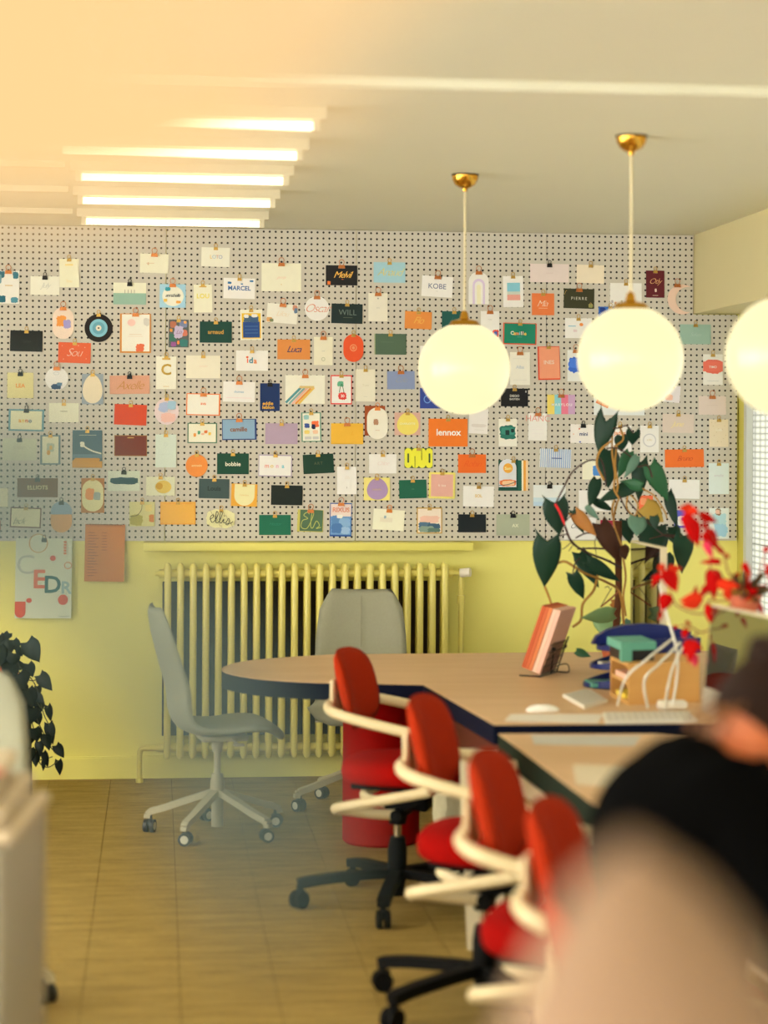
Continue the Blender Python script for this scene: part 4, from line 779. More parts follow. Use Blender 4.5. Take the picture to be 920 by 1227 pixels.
# ================================================================== RED TASK CHAIRS
redfab = mat('red_fabric', (150, 8, 4), rough=.95, var=.1, scale=60, spec=.08)
orfab = mat('orange_red_fabric', (164, 44, 14), rough=.95, var=.1, scale=60, spec=.08)
creamt = mat('cream_tube', (222, 204, 160), rough=.35, var=.02)
blackp = mat('black_plastic', (6, 6, 6), rough=.7, var=.1, spec=.15)
chrome = mat('chrome', (200, 196, 188), rough=.15, metal=1, var=.02)
def cushion(w_, d_, h_, n=28, e=2.6, rnd=.035):
    g = MB(); rings = []
    prof = [(1 - .9, -h_ / 2 * .8), (1 - .05, -h_ / 2 * .8), (1.0 - .015, -h_ / 4), (1.0, 0), (.985, h_ / 4), (.93, h_ * .42), (.6, h_ * .5), (.1, h_ * .5)]
    vs = []
    for s, z in prof:
        for k in range(n):
            t = 2 * PI * k / n; c, s_ = math.cos(t), math.sin(t)
            vs.append((w_ / 2 * s * math.copysign(abs(c) ** (2 / e), c), d_ / 2 * s * math.copysign(abs(s_) ** (2 / e), s_), z))
    fs = []
    for i in range(len(prof) - 1):
        for k in range(n): fs.append((i * n + k, i * n + (k + 1) % n, (i + 1) * n + (k + 1) % n, (i + 1) * n + k))
    fs.append(tuple(range(n - 1, -1, -1))); fs.append(tuple((len(prof) - 1) * n + k for k in range(n)))
    g.add(vs, fs); return g
def caster_mesh(rw, m, hub=None, col=None):
    g = MB(); g.cyl((0, -.022, rw), (0, -.006, rw), rw, 18); g.cyl((0, .006, rw), (0, .022, rw), rw, 18)
    g.tube([(-.012, 0, rw), (-.006, 0, rw * 1.6), (0, 0, rw * 2 + .02)], .011, 8)
    g.box((-.004, 0, rw * 1.5), (rw * 1.3, .012, rw * 1.0))
    if hub:
        g.cur = 1
        g.cyl((0, -.0235, rw), (0, -.0215, rw), rw * .62, 14); g.cyl((0, .0215, rw), (0, .0235, rw), rw * .62, 14)
        return g.mesh('caster', [m, hub], 40)
    return g.mesh('caster', m, 40)
ALL = {}
# seat
g = cushion(.47, .47, .085); ALL['seat'] = g.mesh('seat', redfab, 60)
g = MB(); g.box((.0, 0, 0), (.34, .34, .02), bev=.008); ALL['seat_pan'] = g.mesh('seat_pan', blackp, 40)
# backrest: curved pad
def back_mesh(w_, h_, th, curve, m):
    nu, nv = 12, 12; vs = []; fs = []
    for side in (0, 1):
        for j in range(nv + 1):
            for i in range(nu + 1):
                u = -1 + 2 * i / nu; v = -1 + 2 * j / nv
                # superellipse mapping
                k = max(abs(u), abs(v)); l = (abs(u) ** 3.2 + abs(v) ** 3.2) ** (1 / 3.2) if k > 0 else 1
                s = k / l if l > 0 else 1
                uu, vv = u * s, v * s
                e_ = math.sqrt(max(0, 1 - k ** 3))
                x = (th / 2 * e_) * (1 if side else -1) + curve * uu * uu - .02 * vv
                vs.append((x, uu * w_ / 2, vv * h_ / 2))
    N = (nu + 1) * (nv + 1)
    for s in (0, 1):
        for j in range(nv):
            for i in range(nu):
                a = s * N + j * (nu + 1) + i; fs.append((a, a + 1, a + nu + 2, a + nu + 1))
    g = MB(); g.add(vs, fs); me = g.mesh('backrest', m, 60)
    bm = bmesh.new(); bm.from_mesh(me); bmesh.ops.remove_doubles(bm, verts=bm.verts[:], dist=1e-4); bmesh.ops.recalc_face_normals(bm, faces=bm.faces[:]); bm.to_mesh(me); bm.free(); return me
ALL['back'] = back_mesh(.37, .29, .05, .05, orfab)
g = MB(); g.box((0, 0, 0), (.018, .20, .12), bev=.008); ALL['bracket'] = g.mesh('back_bracket', creamt, 40)
g = MB()
for s in (-1, 1):
    P = [(-.228, 0, .715), (-.222, s * .12, .713), (-.165, s * .225, .705), (-.06, s * .26, .685), (.10, s * .265, .655), (.17, s * .265, .643), (.212, s * .265, .62), (.222, s * .265, .575), (.218, s * .265, .51), (.195, s * .265, .462), (.14, s * .265, .445), (.03, s * .262, .42), (-.08, s * .25, .395), (-.15, s * .22, .375), (-.172, s * .17, .36), (-.14, s * .125, .35), (-.06, s * .10, .34), (.02, s * .075, .335)]
    g.tube(spline(P, 5), .0185, 12)
ALL['frame'] = g.mesh('arm_frame', creamt, 60)
g = MB(); g.tube([(.02, -.1, .335), (.02, .1, .335)], .021, 12); g.box((.04, 0, .37), (.16, .09, .05), bev=.01)
g.bar((.0, 0, .34), (.17, 0, .44), .12, .035); g.lathe([(.03, .29), (.04, .34)], n=16); ALL['mech'] = g.mesh('tilt_mechanism', blackp, 40)
g = MB(); g.cyl((0, 0, .24), (0, 0, .33), .014, 16); ALL['lift'] = g.mesh('gas_lift', chrome, 40)
g = MB(); g.lathe([(.024, .035), (.026, .06), (.034, .10), (.034, .2), (.026, .245)], n=20); ALL['column'] = g.mesh('column', blackp, 40)
g = MB(); pr = spline([(.02, 0, .115), (.12, 0, .112), (.27, 0, .10), (.355, 0, .086)], 3)
for a, b in zip(pr[:-1], pr[1:]): g.bar(a, b, .042, .032)
ALL['leg'] = g.mesh('leg', blackp, 0)
ALL['caster'] = caster_mesh(.031, blackp)
def task_chair(u, d, face, base, label):
    """face: heading of the sitter in degrees from the picture's right, positive away from the lens"""
    c = CP(u, d); fz = math.radians(face) - YAW
    t = thing('task_chair', (c.x, c.y, 0), label, 'chair', 'red and cream task chairs along the desk', fz)
    s = inst('seat', ALL['seat'], t, (.045, 0, .49)); p = inst('seat_pan', ALL['seat_pan'], t, (.045, 0, .443))
    inst('backrest', ALL['back'], t, (-.182, 0, .765), (0, math.radians(-6), 0)); inst('back_bracket', ALL['bracket'], t, (-.216, 0, .745))
    inst('arm_frame', ALL['frame'], t); inst('tilt_mechanism', ALL['mech'], t); inst('gas_lift', ALL['lift'], t); inst('column', ALL['column'], t)
    for k in range(5):
        a = math.radians(base + 72 * k) - math.radians(face)
        l = inst('leg', ALL['leg'], t, (0, 0, 0), (0, 0, a)); inst('caster', ALL['caster'], l, (.35, 0, 0), (0, 0, random.uniform(0, 2)))
    return t
task_chair(.055, 7.42, -16, 190, 'red task chair with cream tube arms, furthest along the desk, before the red drum')
task_chair(.30, 6.10, -16, 148, 'red task chair with cream tube arms, second from the far end, seat fully visible')
task_chair(.435, 5.03, -16, 130, 'third red task chair, its backrest just left of the desk edge')
task_chair(.53, 4.36, -16, 160, 'fourth red task chair, half lost behind the blurred cream shade')

# ================================================================== GREY SWIVEL CHAIRS
greyfab = mat('light_grey_fabric', (158, 158, 136), rough=.9, var=.06, scale=90, bump=.1, sheen=.1)
basew = mat('warm_white_base', (190, 182, 150), rough=.4, var=.02)
def shell_mesh():
    cl = [(-.285, .955), (-.268, .86), (-.238, .74), (-.205, .62), (-.195, .53), (-.165, .465), (-.10, .435), (0, .432), (.10, .445), (.18, .447), (.235, .425), (.255, .40)]
    wd = [.135, .19, .205, .21, .20, .19, .205, .225, .235, .225, .19, .12]
    cv = [.03, .045, .055, .06, .06, .05, .03, .02, .015, .01, 0, 0]
    P = spline([(x, 0, z) for x, z in cl], 3); n = len(P); m = 14; vs = []; th = .028
    for side in (0, 1):
        for i, p in enumerate(P):
            t = i / 3; k = min(int(t), len(wd) - 2); f = t - k
            w_ = wd[k] * (1 - f) + wd[k + 1] * f; c_ = cv[k] * (1 - f) + cv[k + 1] * f
            T = (P[min(i + 1, n - 1)] - P[max(i - 1, 0)]).normalized(); N = Vector((-T.z, 0, T.x)) * -1     # towards the sitter
            if N.x < 0 and i < n // 2: N = -N
            if i >= n // 2 and N.z < 0: N = -N
            for j in range(m + 1):
                u = -1 + 2 * j / m
                e_ = math.sqrt(max(0, 1 - abs(u) ** 4)) * math.sqrt(max(0, 1 - abs(2 * i / (n - 1) - 1) ** 14))
                q = p + Vector((0, u * w_, 0)) + N * (c_ * u * u + (th * e_ / 2) * (1 if side else -1) + (.012 if side else 0) * e_)
                vs.append(q)
    fs = []; NN = n * (m + 1)
    for s in (0, 1):
        for i in range(n - 1):
            for j in range(m):
                a = s * NN + i * (m + 1) + j; fs.append((a, a + 1, a + m + 2, a + m + 1))
    g = MB(); g.add(vs, fs); me = g.mesh('seat_shell', greyfab, 60)
    bm = bmesh.new(); bm.from_mesh(me); bmesh.ops.remove_doubles(bm, verts=bm.verts[:], dist=2e-4)
    bmesh.ops.holes_fill(bm, edges=bm.edges[:], sides=0)
    bmesh.ops.recalc_face_normals(bm, faces=bm.faces[:]); bm.to_mesh(me); bm.free()
    me.polygons.foreach_set('use_smooth', [True] * len(me.polygons)); return me
SW = {'shell': shell_mesh()}
g = MB(); g.box((.02, 0, .405), (.2, .16, .025), bev=.008); g.lathe([(.02, .34), (.03, .40)], n=16); g.tube([(.05, -.02, .40), (.06, -.17, .395)], .006, 8); g.box((.06, -.18, .395), (.045, .04, .008), bev=.003); SW['mech'] = g.mesh('seat_plate', basew, 40)
g = MB(); g.cyl((0, 0, .24), (0, 0, .37), .0145, 16); SW['lift'] = g.mesh('gas_lift', basew, 40)
g = MB(); g.lathe([(.025, .03), (.025, .14), (.03, .15), (.03, .21), (.024, .25)], n=20); SW['column'] = g.mesh('column', basew, 40)
g = MB(); pr = spline([(.015, 0, .175), (.12, 0, .14), (.22, 0, .105), (.285, 0, .085), (.295, 0, .06)], 3)
for k_, (a, b) in enumerate(zip(pr[:-1], pr[1:])): g.bar(a, b, .036 - .0008 * k_, .026)
SW['leg'] = g.mesh('leg', basew, 0)
SW['caster'] = caster_mesh(.027, mat('dark_grey_tyre', (54, 54, 50), rough=.5), mat('pale_hub', (206, 202, 180), rough=.4))
def swivel_chair(u, d, face, base, label):
    c = CP(u, d); fz = math.radians(face) - YAW
    t = thing('swivel_chair', (c.x, c.y, 0), label, 'chair', 'pale grey swivel chairs', fz)
    inst('seat_shell', SW['shell'], t); inst('seat_plate', SW['mech'], t); inst('gas_lift', SW['lift'], t); inst('column', SW['column'], t)
    for k in range(5):
        a = math.radians(base + 72 * k) - math.radians(face)
        l = inst('leg', SW['leg'], t, (0, 0, 0), (0, 0, a)); inst('caster', SW['caster'], l, (.285, 0, 0), (0, 0, random.uniform(-1.5, 1.5)))
    return t
swivel_chair(-.690, 8.72, 14, 176, 'pale grey fabric swivel chair on a white five-star base, standing alone before the radiator')
ch = swivel_chair(-.10, 9.33, -90, 200, 'pale grey fabric swivel chair pushed behind the round table end, seen from its front')
g = MB(); g.tube([Vector((-.235, 0, .93)), Vector((-.215, 0, .80)), Vector((-.19, 0, .7))], .0016, 6); g.build('centre_seam', mat('seam_thread', (150, 150, 128), rough=.9), ch, world=False)
swivel_chair(-1.235, 6.0, -84, 100, 'grey swivel chair back cut by the left picture edge, beside the trailing plant')

# ================================================================== THINGS ON THE TABLE
def on(px, py, z=ZT): return PZ(px, py, z)
# wire rack with paper files
rc = on(655, 806)
rk = thing('wire_book_rack', rc, 'black wire rack leaning back and holding files on the pale table', 'rack')
wire = mat('black_wire', (26, 26, 28), rough=.4, metal=.4)
# local frame: u to the right, lean: the file leans to the right going up
up_ = UP
fd = (R0 * .42 + FW * .91).normalized()
nd = (R0 * -.91 + FW * .42).normalized()
upv = (UP * .945 - nd * .33).normalized(); nd = (nd - upv * nd.dot(upv)).normalized()
q0 = PZ(646, 808, ZT + .012)
def slabfile(off, th, m, lb, w_=.175, h_=.255):
    vs = [q0 + nd * (off + i * th) + fd * (j * w_) + upv * (k * h_) for i in (0, 1) for j in (0, 1) for k in (0, 1)]
    g = MB(); g.add(vs, [(0, 1, 3, 2), (4, 6, 7, 5), (0, 4, 5, 1), (2, 3, 7, 6), (0, 2, 6, 4), (1, 5, 7, 3)])
    g.build('paper_file', m, smooth=0, label=lb, cat='file', group='paper files in the wire rack')
for k in range(2): slabfile(.0 + .016 * k, .015, mat('pink_file_%d' % k, [(238, 190, 170), (236, 200, 176)][k], rough=.8), ['pale pink file facing the room in the wire rack', 'cream pink file second from the front in the wire rack'][k], h_=.262 - .004 * k)
for k in range(3): slabfile(.034 + .015 * k, .0135, mat('rust_file_%d' % k, [(222, 130, 80), (206, 104, 62), (198, 90, 50)][k], rough=.8), ['orange file in the middle of the wire rack', 'rust orange file behind the orange one', 'dark rust file at the back of the wire rack'][k], h_=.258 - .002 * k)
g = MB(); f0 = q0 - nd * .004
for k in range(8): g.tube([f0 + fd * (.02 * k + .015) - upv * .01, f0 + fd * (.02 * k + .04) + upv * .13], .0016, 6)
for k in range(5): g.tube([f0 + fd * .008 + upv * (.03 * k), f0 + fd * .18 + upv * (.03 * k + .003)], .0016, 6)
g.tube([f0 + fd * .0 - upv * .01, f0 + fd * .19 - upv * .01], .003, 6); g.tube([f0 + fd * .19 - upv * .01, f0 + fd * .19 + upv * .14], .003, 6)
g.build('rack_grid', wire, rk)
g = MB()
for s in (.06, .19):
    g.ball(f0 + fd * s + upv * .10, .008, 12, 8)
g.tube([f0 + fd * .06 + upv * .10, (f0 + fd * .12).xy.to_3d() + Vector((0, 0, ZT + .004))], .0025, 6)
g.tube(spline([f0 + fd * .19 + upv * .10, (f0 + fd * .21 + nd * .05).xy.to_3d() + Vector((0, 0, ZT + .05)), (f0 + fd * .25 + nd * .12).xy.to_3d() + Vector((0, 0, ZT + .004))], 5), .0025, 6)
bl = [f0 + fd * .19, f0 + fd * .19 - nd * .05, f0 + fd * .24 - nd * .02, f0 + fd * .26 + nd * .06]
g.tube(spline([Vector((p.x, p.y, ZT + h_)) for p, h_ in zip(bl, (.004, .004, .03, .004))], 6), .0025, 6)
g.build('rack_stand', wire, rk)
for s in (.0, .18):
    g = MB(); p_ = f0 + fd * s; q_ = p_ + nd * .09; g.tube([Vector((p_.x, p_.y, ZT + .004)), Vector((q_.x, q_.y, ZT + .004))], .0025, 6); g.build('rack_foot', wire, rk)

# mouse, keyboards, papers
def flat(name, quad, z, th, m, label, cat, group=None, bev=0):
    ps = [PZ(x, y, z) for x, y in quad]; g = MB(); n = len(ps)
    g.add([Vector((p.x, p.y, z)) for p in ps] + [Vector((p.x, p.y, z + th)) for p in ps], [tuple(range(n - 1, -1, -1)), tuple(range(n, 2 * n))] + [(i, (i + 1) % n, n + (i + 1) % n, n + i) for i in range(n)])
    return g.build(name, m, smooth=0, label=label, cat=cat, group=group)
papm = mat('white_sheet', (226, 218, 204), rough=.8)
g = MB(); c = on(650, 852); g.lathe([(.0565, 0), (.0575, .006), (.045, .016), (.025, .022), (.001, .0235)], (0, 0, 0), 28, Matrix.Diagonal((1, .56, 1)).to_3x3()); 
for q in g.v: q += Vector((c.x, c.y, ZT))
g.build('computer_mouse', mat('white_gloss', (236, 232, 222), rough=.2), label='low white computer mouse on the pale table left of the keyboards', cat='mouse')
whitepl = mat('white_plastic', (228, 222, 206), rough=.35)
def keyboard(quad, z, label):
    ps = [PZ(x, y, z) for x, y in quad]
    o = thing('keyboard', (ps[0] + ps[2]) / 2, label, 'keyboard'); o.location.z = z
    g = MB(); g.add([Vector((p.x, p.y, z)) for p in ps] + [Vector((p.x, p.y, z + .010)) for p in ps], [(3, 2, 1, 0), (4, 5, 6, 7), (0, 1, 5, 4), (1, 2, 6, 5), (2, 3, 7, 6), (3, 0, 4, 7)]); g.build('keyboard_body', whitepl, o, smooth=0)
    K = MB()
    e1 = ps[1] - ps[0]; e2 = ps[3] - ps[0]
    for r in range(5):
        for k in range(13):
            a = ps[0] + e1 * (.03 + .94 * k / 13) + e2 * (.06 + .9 * r / 5); b = e1 * (.94 / 13 * .82); c_ = e2 * (.9 / 5 * .82)
            vs = [a, a + b, a + b + c_, a + c_]
            K.add([Vector((p.x, p.y, z + .0102)) for p in vs] + [Vector((p.x, p.y, z + .0125)) for p in vs], [(4, 5, 6, 7), (0, 1, 5, 4), (1, 2, 6, 5), (2, 3, 7, 6), (3, 0, 4, 7)])
    k_ = K.build('keys', mat('key_caps', (206, 200, 186), rough=.5), o, smooth=0); k_['kind'] = 'stuff'
keyboard([(700, 850), (728, 842), (707, 829), (674, 835)], ZT, 'slim white keyboard lying askew by the wooden organiser')
keyboard([(725, 868), (836, 866), (822, 856), (722, 857)], ZT, 'wide white keyboard along the near edge of the table, under the cables')
flat('paper_sheet', [(604, 864), (716, 867), (722, 856), (612, 856)], ZT + .0005, .001, papm, 'white paper sheet by the table front edge, left of the wide keyboard', 'paper')
flat('paper_sheet', [(640, 892), (760, 894), (768, 882), (636, 881)], ZT - .0115, .001, mat('grey_sheet', (196, 194, 184), rough=.8), 'greyish paper on the near desk just past the navy joint', 'paper')
flat('paper_sheet', [(690, 940), (745, 944), (760, 918), (686, 916)], ZT - .0115, .001, mat('cream_sheet', (222, 208, 180), rough=.8), 'cream notepad sheet on the desk beside the black sleeve', 'paper')

# wooden organiser (open pigeonholes on the left end)
ply = mat('pine_plywood', (222, 172, 100), rough=.55, scale=3, stretch=(1, 1, 8), rgb2=(206, 154, 84))
A0 = on(731, 833); B0 = on(753, 845); C0 = on(838, 841); 
e1 = (C0 - B0); e1.z = 0; e2 = (A0 - B0); e2.z = 0
hh = (PZ(753, 845, ZT) - CAMP).dot(FW); hO = (845 - 795.5) / FPX * hh
org = thing('pigeonhole_box', (B0 + e1 / 2 + e2 / 2), 'pine wood desk organiser with open pigeonholes on its left end', 'organiser')
def obox(o, name, a, b, c, z0, z1, m):     # fractions along e1, e2
    vs = [B0 + e1 * i + e2 * j for i in a for j in b]
    g = MB(); V = [Vector((p.x, p.y, z)) for z in (z0, z1) for p in vs]
    g.add(V, [(0, 1, 3, 2), (4, 6, 7, 5), (0, 4, 5, 1), (2, 3, 7, 6), (0, 2, 6, 4), (1, 5, 7, 3)]); return g.build(name, m, o, smooth=0)
t1 = .012 / e1.length; t2 = .012 / e2.length
obox(org, 'side_panel', (0, 1), (0, t2), 0, ZT, ZT + hO, ply); obox(org, 'side_panel', (0, 1), (1 - t2, 1), 0, ZT, ZT + hO, ply)
obox(org, 'top_panel', (0, 1), (t2, 1 - t2), 0, ZT + hO - .012, ZT + hO, ply); obox(org, 'bottom_panel', (0, 1), (t2, 1 - t2), 0, ZT, ZT + .012, ply)
obox(org, 'shelf', (0.01, 1), (t2, 1 - t2), 0, ZT + hO * .48, ZT + hO * .48 + .01, ply); obox(org, 'back_panel', (1 - t1, 1), (t2, 1 - t2), 0, ZT + .012, ZT + hO - .012, ply)
pz_ = obox(None, 'sticky_note_pad', (.02, .28), (.25, .75), 0, ZT + .013, ZT + .03, mat('yellow_notes', (236, 206, 70), rough=.7)); tag(pz_, 'yellow note pad lying inside the bottom pigeonhole', 'note pad')
pz_ = obox(None, 'card_stack', (.02, .3), (.2, .8), 0, ZT + hO * .48 + .011, ZT + hO * .48 + .03, mat('peach_paper', (240, 190, 160), rough=.7)); tag(pz_, 'peach paper stack inside the upper pigeonhole', 'paper')
# turquoise box on top
zt_ = ZT + hO
tb = thing('storage_box', B0 + e1 * .3 + e2 * .5, 'turquoise lidded box with a dark front on the wooden organiser', 'box'); tb.location.z = zt_
tq = mat('turquoise_card', (96, 168, 148), rough=.5)
obox(tb, 'box_body', (-.02, .42), (.25, .95), 0, zt_ + .001, zt_ + .04, blackm); obox(tb, 'lid', (-.05, .44), (.2, 1.0), 0, zt_ + .04, zt_ + .068, tq); obox(tb, 'box_end', (-.05, .1), (.2, .3), 0, zt_ + .001, zt_ + .04, tq)
# navy letter trays
nav = mat('navy_plastic', (20, 34, 98), rough=.3, var=.05)
tray_c = PZ(730, 826, ZT)
for k in range(3):
    zz = ZT + .002 + k * .068
    o = thing('letter_tray', (tray_c.x, tray_c.y + .1, zz), ['navy blue letter tray at the bottom of its stack', 'navy blue letter tray in the middle of its stack', 'navy blue letter tray on top of its stack'][k], 'tray', 'stacked navy letter trays')
    g = MB()
    n = 14; offx = .025 * k
    ctr = Vector((tray_c.x + .07 + offx, tray_c.y + .08, 0))
    outl = []
    for j in range(n + 1):
        a = PI / 2 + PI * j / n
        outl.append(ctr + R0 * (-.0 + math.cos(a) * .15) + FW * (math.sin(a) * .12))
    outl = [ctr + R0 * .22 + FW * .12] + outl + [ctr + R0 * .22 - FW * .12]
    g.prism([(p.x, p.y) for p in outl], zz, zz + .004); 
    for a, b in zip(outl[:-1], outl[1:]):
        h1 = .012 + .045 * min(1, max(0, ((a - ctr).dot(R0) + .16) / .2)); h2 = .012 + .045 * min(1, max(0, ((b - ctr).dot(R0) + .16) / .2))
        inn = [(p - ctr) * .96 + ctr for p in (a, b)]
        V = [Vector((a.x, a.y, zz)), Vector((b.x, b.y, zz)), Vector((b.x, b.y, zz + h2)), Vector((a.x, a.y, zz + h1)), Vector((inn[0].x, inn[0].y, zz)), Vector((inn[1].x, inn[1].y, zz)), Vector((inn[1].x, inn[1].y, zz + h2)), Vector((inn[0].x, inn[0].y, zz + h1))]
        g.add(V, [(0, 1, 2, 3), (4, 7, 6, 5), (3, 2, 6, 7), (0, 4, 5, 1), (0, 3, 7, 4), (1, 5, 6, 2)])
    g.build('tray_shell', nav, o)
    g = MB(); g.box((ctr.x - .07 + offx, ctr.y - .01, zz + .0125), (.13, .13, .014)); g.build('paper_stack', [mat('mint_papers', (90, 160, 140), rough=.6), papm, papm][k], label=['mint papers inside the bottom navy tray', 'white papers inside the middle navy tray', 'white papers inside the top navy tray'][k], cat='paper')
# dome of the top tray: curved back rest
g = MB(); P = []
ctr = Vector((tray_c.x + .16, tray_c.y + .13, 0))
for i in range(9):
    a = PI * i / 8
    for j in range(2): P.append(Vector((ctr.x + math.cos(a) * -.20 * R0.x, ctr.y + (.02 if j else -.02), ZT + .155 + math.sin(a) * .075)))
fs = [(2 * i, 2 * i + 1, 2 * i + 3, 2 * i + 2) for i in range(8)] + [tuple(2 * i for i in range(9)), tuple(2 * i + 1 for i in range(8, -1, -1)), (0, 16, 17, 1)]
g.add(P, fs); g.build('document_holder', nav, label='arched navy blue document holder rising behind the turquoise box', cat='document holder')

# monitors
screen = bpy.data.materials.new('glossy_screen'); screen.use_nodes = True
b_ = screen.node_tree.nodes['Principled BSDF']; b_.inputs['Base Color'].default_value = (.01, .01, .012, 1); b_.inputs['Roughness'].default_value = .035; b_.inputs['IOR'].default_value = 1.9; b_.inputs['Coat Weight'].default_value = 1; b_.inputs['Coat Roughness'].default_value = .02
alu = mat('brushed_aluminium', (196, 190, 176), rough=.3, metal=.6, var=.03)
def monitor(far, nearp, zb, zt2, tilt, label, th=.028):
    o = thing('desktop_monitor', ((far + nearp) / 2).xy.to_3d() + Vector((0, 0, ZT)), label, 'monitor')
    t = (nearp - far); t.z = 0; Lw = t.length; t.normalize(); n = Vector((t.y, -t.x, 0))
    if n.dot(R0) > 0: n = -n                                   # faces the left side
    upm = (UP * math.cos(tilt) - n * math.sin(tilt)).normalized(); nn = (n * math.cos(tilt) + UP * math.sin(tilt)).normalized()
    c0 = Vector((far.x, far.y, zb)); H = (zt2 - zb) / math.cos(tilt)
    def bx(name, s0, s1, h0, h1, d0, d1, m, lb=None):
        vs = [c0 + t * s + upm * h + nn * d for s in (s0, s1) for h in (h0, h1) for d in (d0, d1)]
        g = MB(); g.add(vs, [(0, 1, 3, 2), (4, 6, 7, 5), (0, 4, 5, 1), (2, 3, 7, 6), (0, 2, 6, 4), (1, 5, 7, 3)]); return g.build(name, m, o, smooth=0, label=lb)
    bx('back_shell', 0, Lw, 0, H, -th, -.002, whitem); bx('screen', .006, Lw - .006, .075, H - .006, -.002, 0, screen); bx('chin', 0, Lw, 0, .073, -.002, 0.0005, alu)
    g = MB(); cc = c0 + t * Lw / 2 + upm * .037
    q = [cc + t * (.012 * math.cos(k * PI / 6)) + upm * (.014 * math.sin(k * PI / 6)) + nn * .0012 for k in range(12)]
    g.add(q, [tuple(range(12))]); g.build('chin_emblem', blackm, o, smooth=0)
    mid = c0 + t * Lw / 2 - nn * (th + .03)
    g = MB(); zz_ = ZT if o.location.y > 6.7 else ZT - .012
    foot = Vector((mid.x, mid.y, zz_)); M = Matrix.Rotation(math.atan2(t.y, t.x), 4, 'Z')
    g.box((foot.x, foot.y, zz_ + .004), (.2, .18, .008), M.to_3x3(), bev=.003)
    g.bar((foot.x, foot.y, zz_ + .006), (mid.x, mid.y, zb + .2), .17, .012, up=tuple(t.cross(UP))); g.build('stand', alu, o)
    return o
m1f, m1n = CP(.988, 8.35), CP(1.047, 7.90)
monitor(m1f, m1n, CAMZ - (770 - CY) / FPX * 8.35, CAMZ - (646.5 - CY) / FPX * 8.35, 0, 'desktop monitor seen edge-on behind the trays, its screen mirroring the radiator')
m2f, m2n = CP(.955, 6.25), CP(1.085, 5.72)
monitor(m2f, m2n, .85, CAMZ - (722 - CY) / FPX * 6.25, math.radians(5), 'nearer desktop monitor above the dark-haired head, its screen mirroring the pegboard')

# white cables with adaptor
cb = thing('cable_bundle', on(800, 852), 'bundle of white cables with a white adaptor beside the wooden organiser', 'cable')
cabm = mat('white_cable', (222, 218, 204), rough=.4)
def ptsd(l): return [PD(x, y, d) for x, y, d in l]
for l in ([(815, 770, 7.0), (790, 795, 6.95), (772, 815, 6.9), (776, 848, 7.0)], [(818, 775, 7.0), (806, 800, 6.95), (800, 825, 6.9), (796, 850, 7.0)], [(806, 765, 7.05), (775, 790, 6.95), (750, 812, 6.95), (740, 845, 7.12)], [(790, 700, 7.1), (800, 740, 7.05), (812, 790, 7.0), (806, 846, 7.0)]):
    g = MB(); g.tube(spline(ptsd(l), 6), .0045, 8); g.build('cable', cabm, cb)
g = MB(); c = on(805, 850); g.box((c.x, c.y, ZT + .016), (.10, .05, .03), bev=.01); g.build('adaptor', whitepl, cb)

# brown paper-like crumpled bag under the desk
rr = random.Random(3); g = MB(); c = CP(.285, 7.98); n = 16; rows = 9
vs = []
for j in range(rows):
    for k in range(n):
        a = 2 * PI * k / n; r = .085 * (1 + .12 * rr.uniform(-1, 1)); z = .0 + .36 * j / (rows - 1)
        vs.append((c.x + r * 1.0 * math.copysign(abs(math.cos(a)) ** .6, math.cos(a)), c.y + r * .7 * math.copysign(abs(math.sin(a)) ** .6, math.sin(a)), z + (rr.uniform(-.015, .015) if 0 < j else 0)))
fs = [(j * n + k, j * n + (k + 1) % n, (j + 1) * n + (k + 1) % n, (j + 1) * n + k) for j in range(rows - 1) for k in range(n)]
g.add(vs, fs + [tuple(range(n))]); g.build('paper_bag', mat('crumpled_paper', (206, 198, 160), rough=.8, bump=.3), smooth=20, label='crumpled pale paper bag on the floor beside the red drum under the table', cat='bag')

# ================================================================== PLANTS
def leaf_mesh(name, base, tip, width, m, parent, lobe=.22, fold=.25, droop=.12, twist=0.0, view=None, w0=.5):
    base, tip = Vector(base), Vector(tip); ax = tip - base; Ln = ax.length; ax.normalize()
    toc = (CAMP - (base + tip) / 2).normalized()
    side = ax.cross(toc).normalized(); nr = side.cross(ax).normalized()
    Rm = Matrix.Rotation(twist, 3, ax); side = Rm @ side; nr = Rm @ nr
    if nr.dot(toc) < 0: nr = -nr
    rows, cols = 11, 6; vs = []; fs = []
    wfun = [w0, .78, .96, 1.0, .97, .88, .74, .57, .38, .18, .0]
    for i in range(rows):
        t = i / (rows - 1)
        for j in range(cols + 1):
            s = -1 + 2 * j / cols
            back = lobe * abs(s) ** 1.3 * (1 - t) ** 2
            hw = width / 2 * wfun[i]
            rip = .012 * Ln * math.sin(t * 17 + s * 2) * abs(s)
            p = base + ax * (Ln * (t - back)) + side * (s * hw) + nr * (-fold * hw * abs(s) + droop * Ln * math.sin(PI * t) + rip)
            vs.append(p)
    for i in range(rows - 1):
        for j in range(cols):
            a = i * (cols + 1) + j; fs.append((a, a + 1, a + cols + 2, a + cols + 1))
    g = MB(); g.add(vs, fs)
    # midrib
    o = g.build(name, m, parent, smooth=180)
    md = o.modifiers.new('thickness', 'SOLIDIFY'); md.thickness = .0012
    return o
lg1 = mat('dark_green_leaf', (20, 62, 44), rough=.5, scale=6, rgb2=(12, 44, 34), spec=.3)
lg2 = mat('mid_green_leaf', (46, 104, 66), rough=.5, scale=6, rgb2=(30, 80, 54), spec=.3)
lg3 = mat('pale_green_leaf', (140, 168, 110), rough=.5, scale=6, rgb2=(96, 140, 96))
lg4 = mat('grey_green_leaf', (110, 146, 130), rough=.4, scale=6, rgb2=(80, 120, 104))
lor = mat('orange_brown_leaf', (206, 130, 60), rough=.5, scale=8, rgb2=(150, 110, 50))
lbr = mat('dark_brown_leaf', (40, 22, 14), rough=.5, spec=.2, scale=6, rgb2=(84, 50, 34))
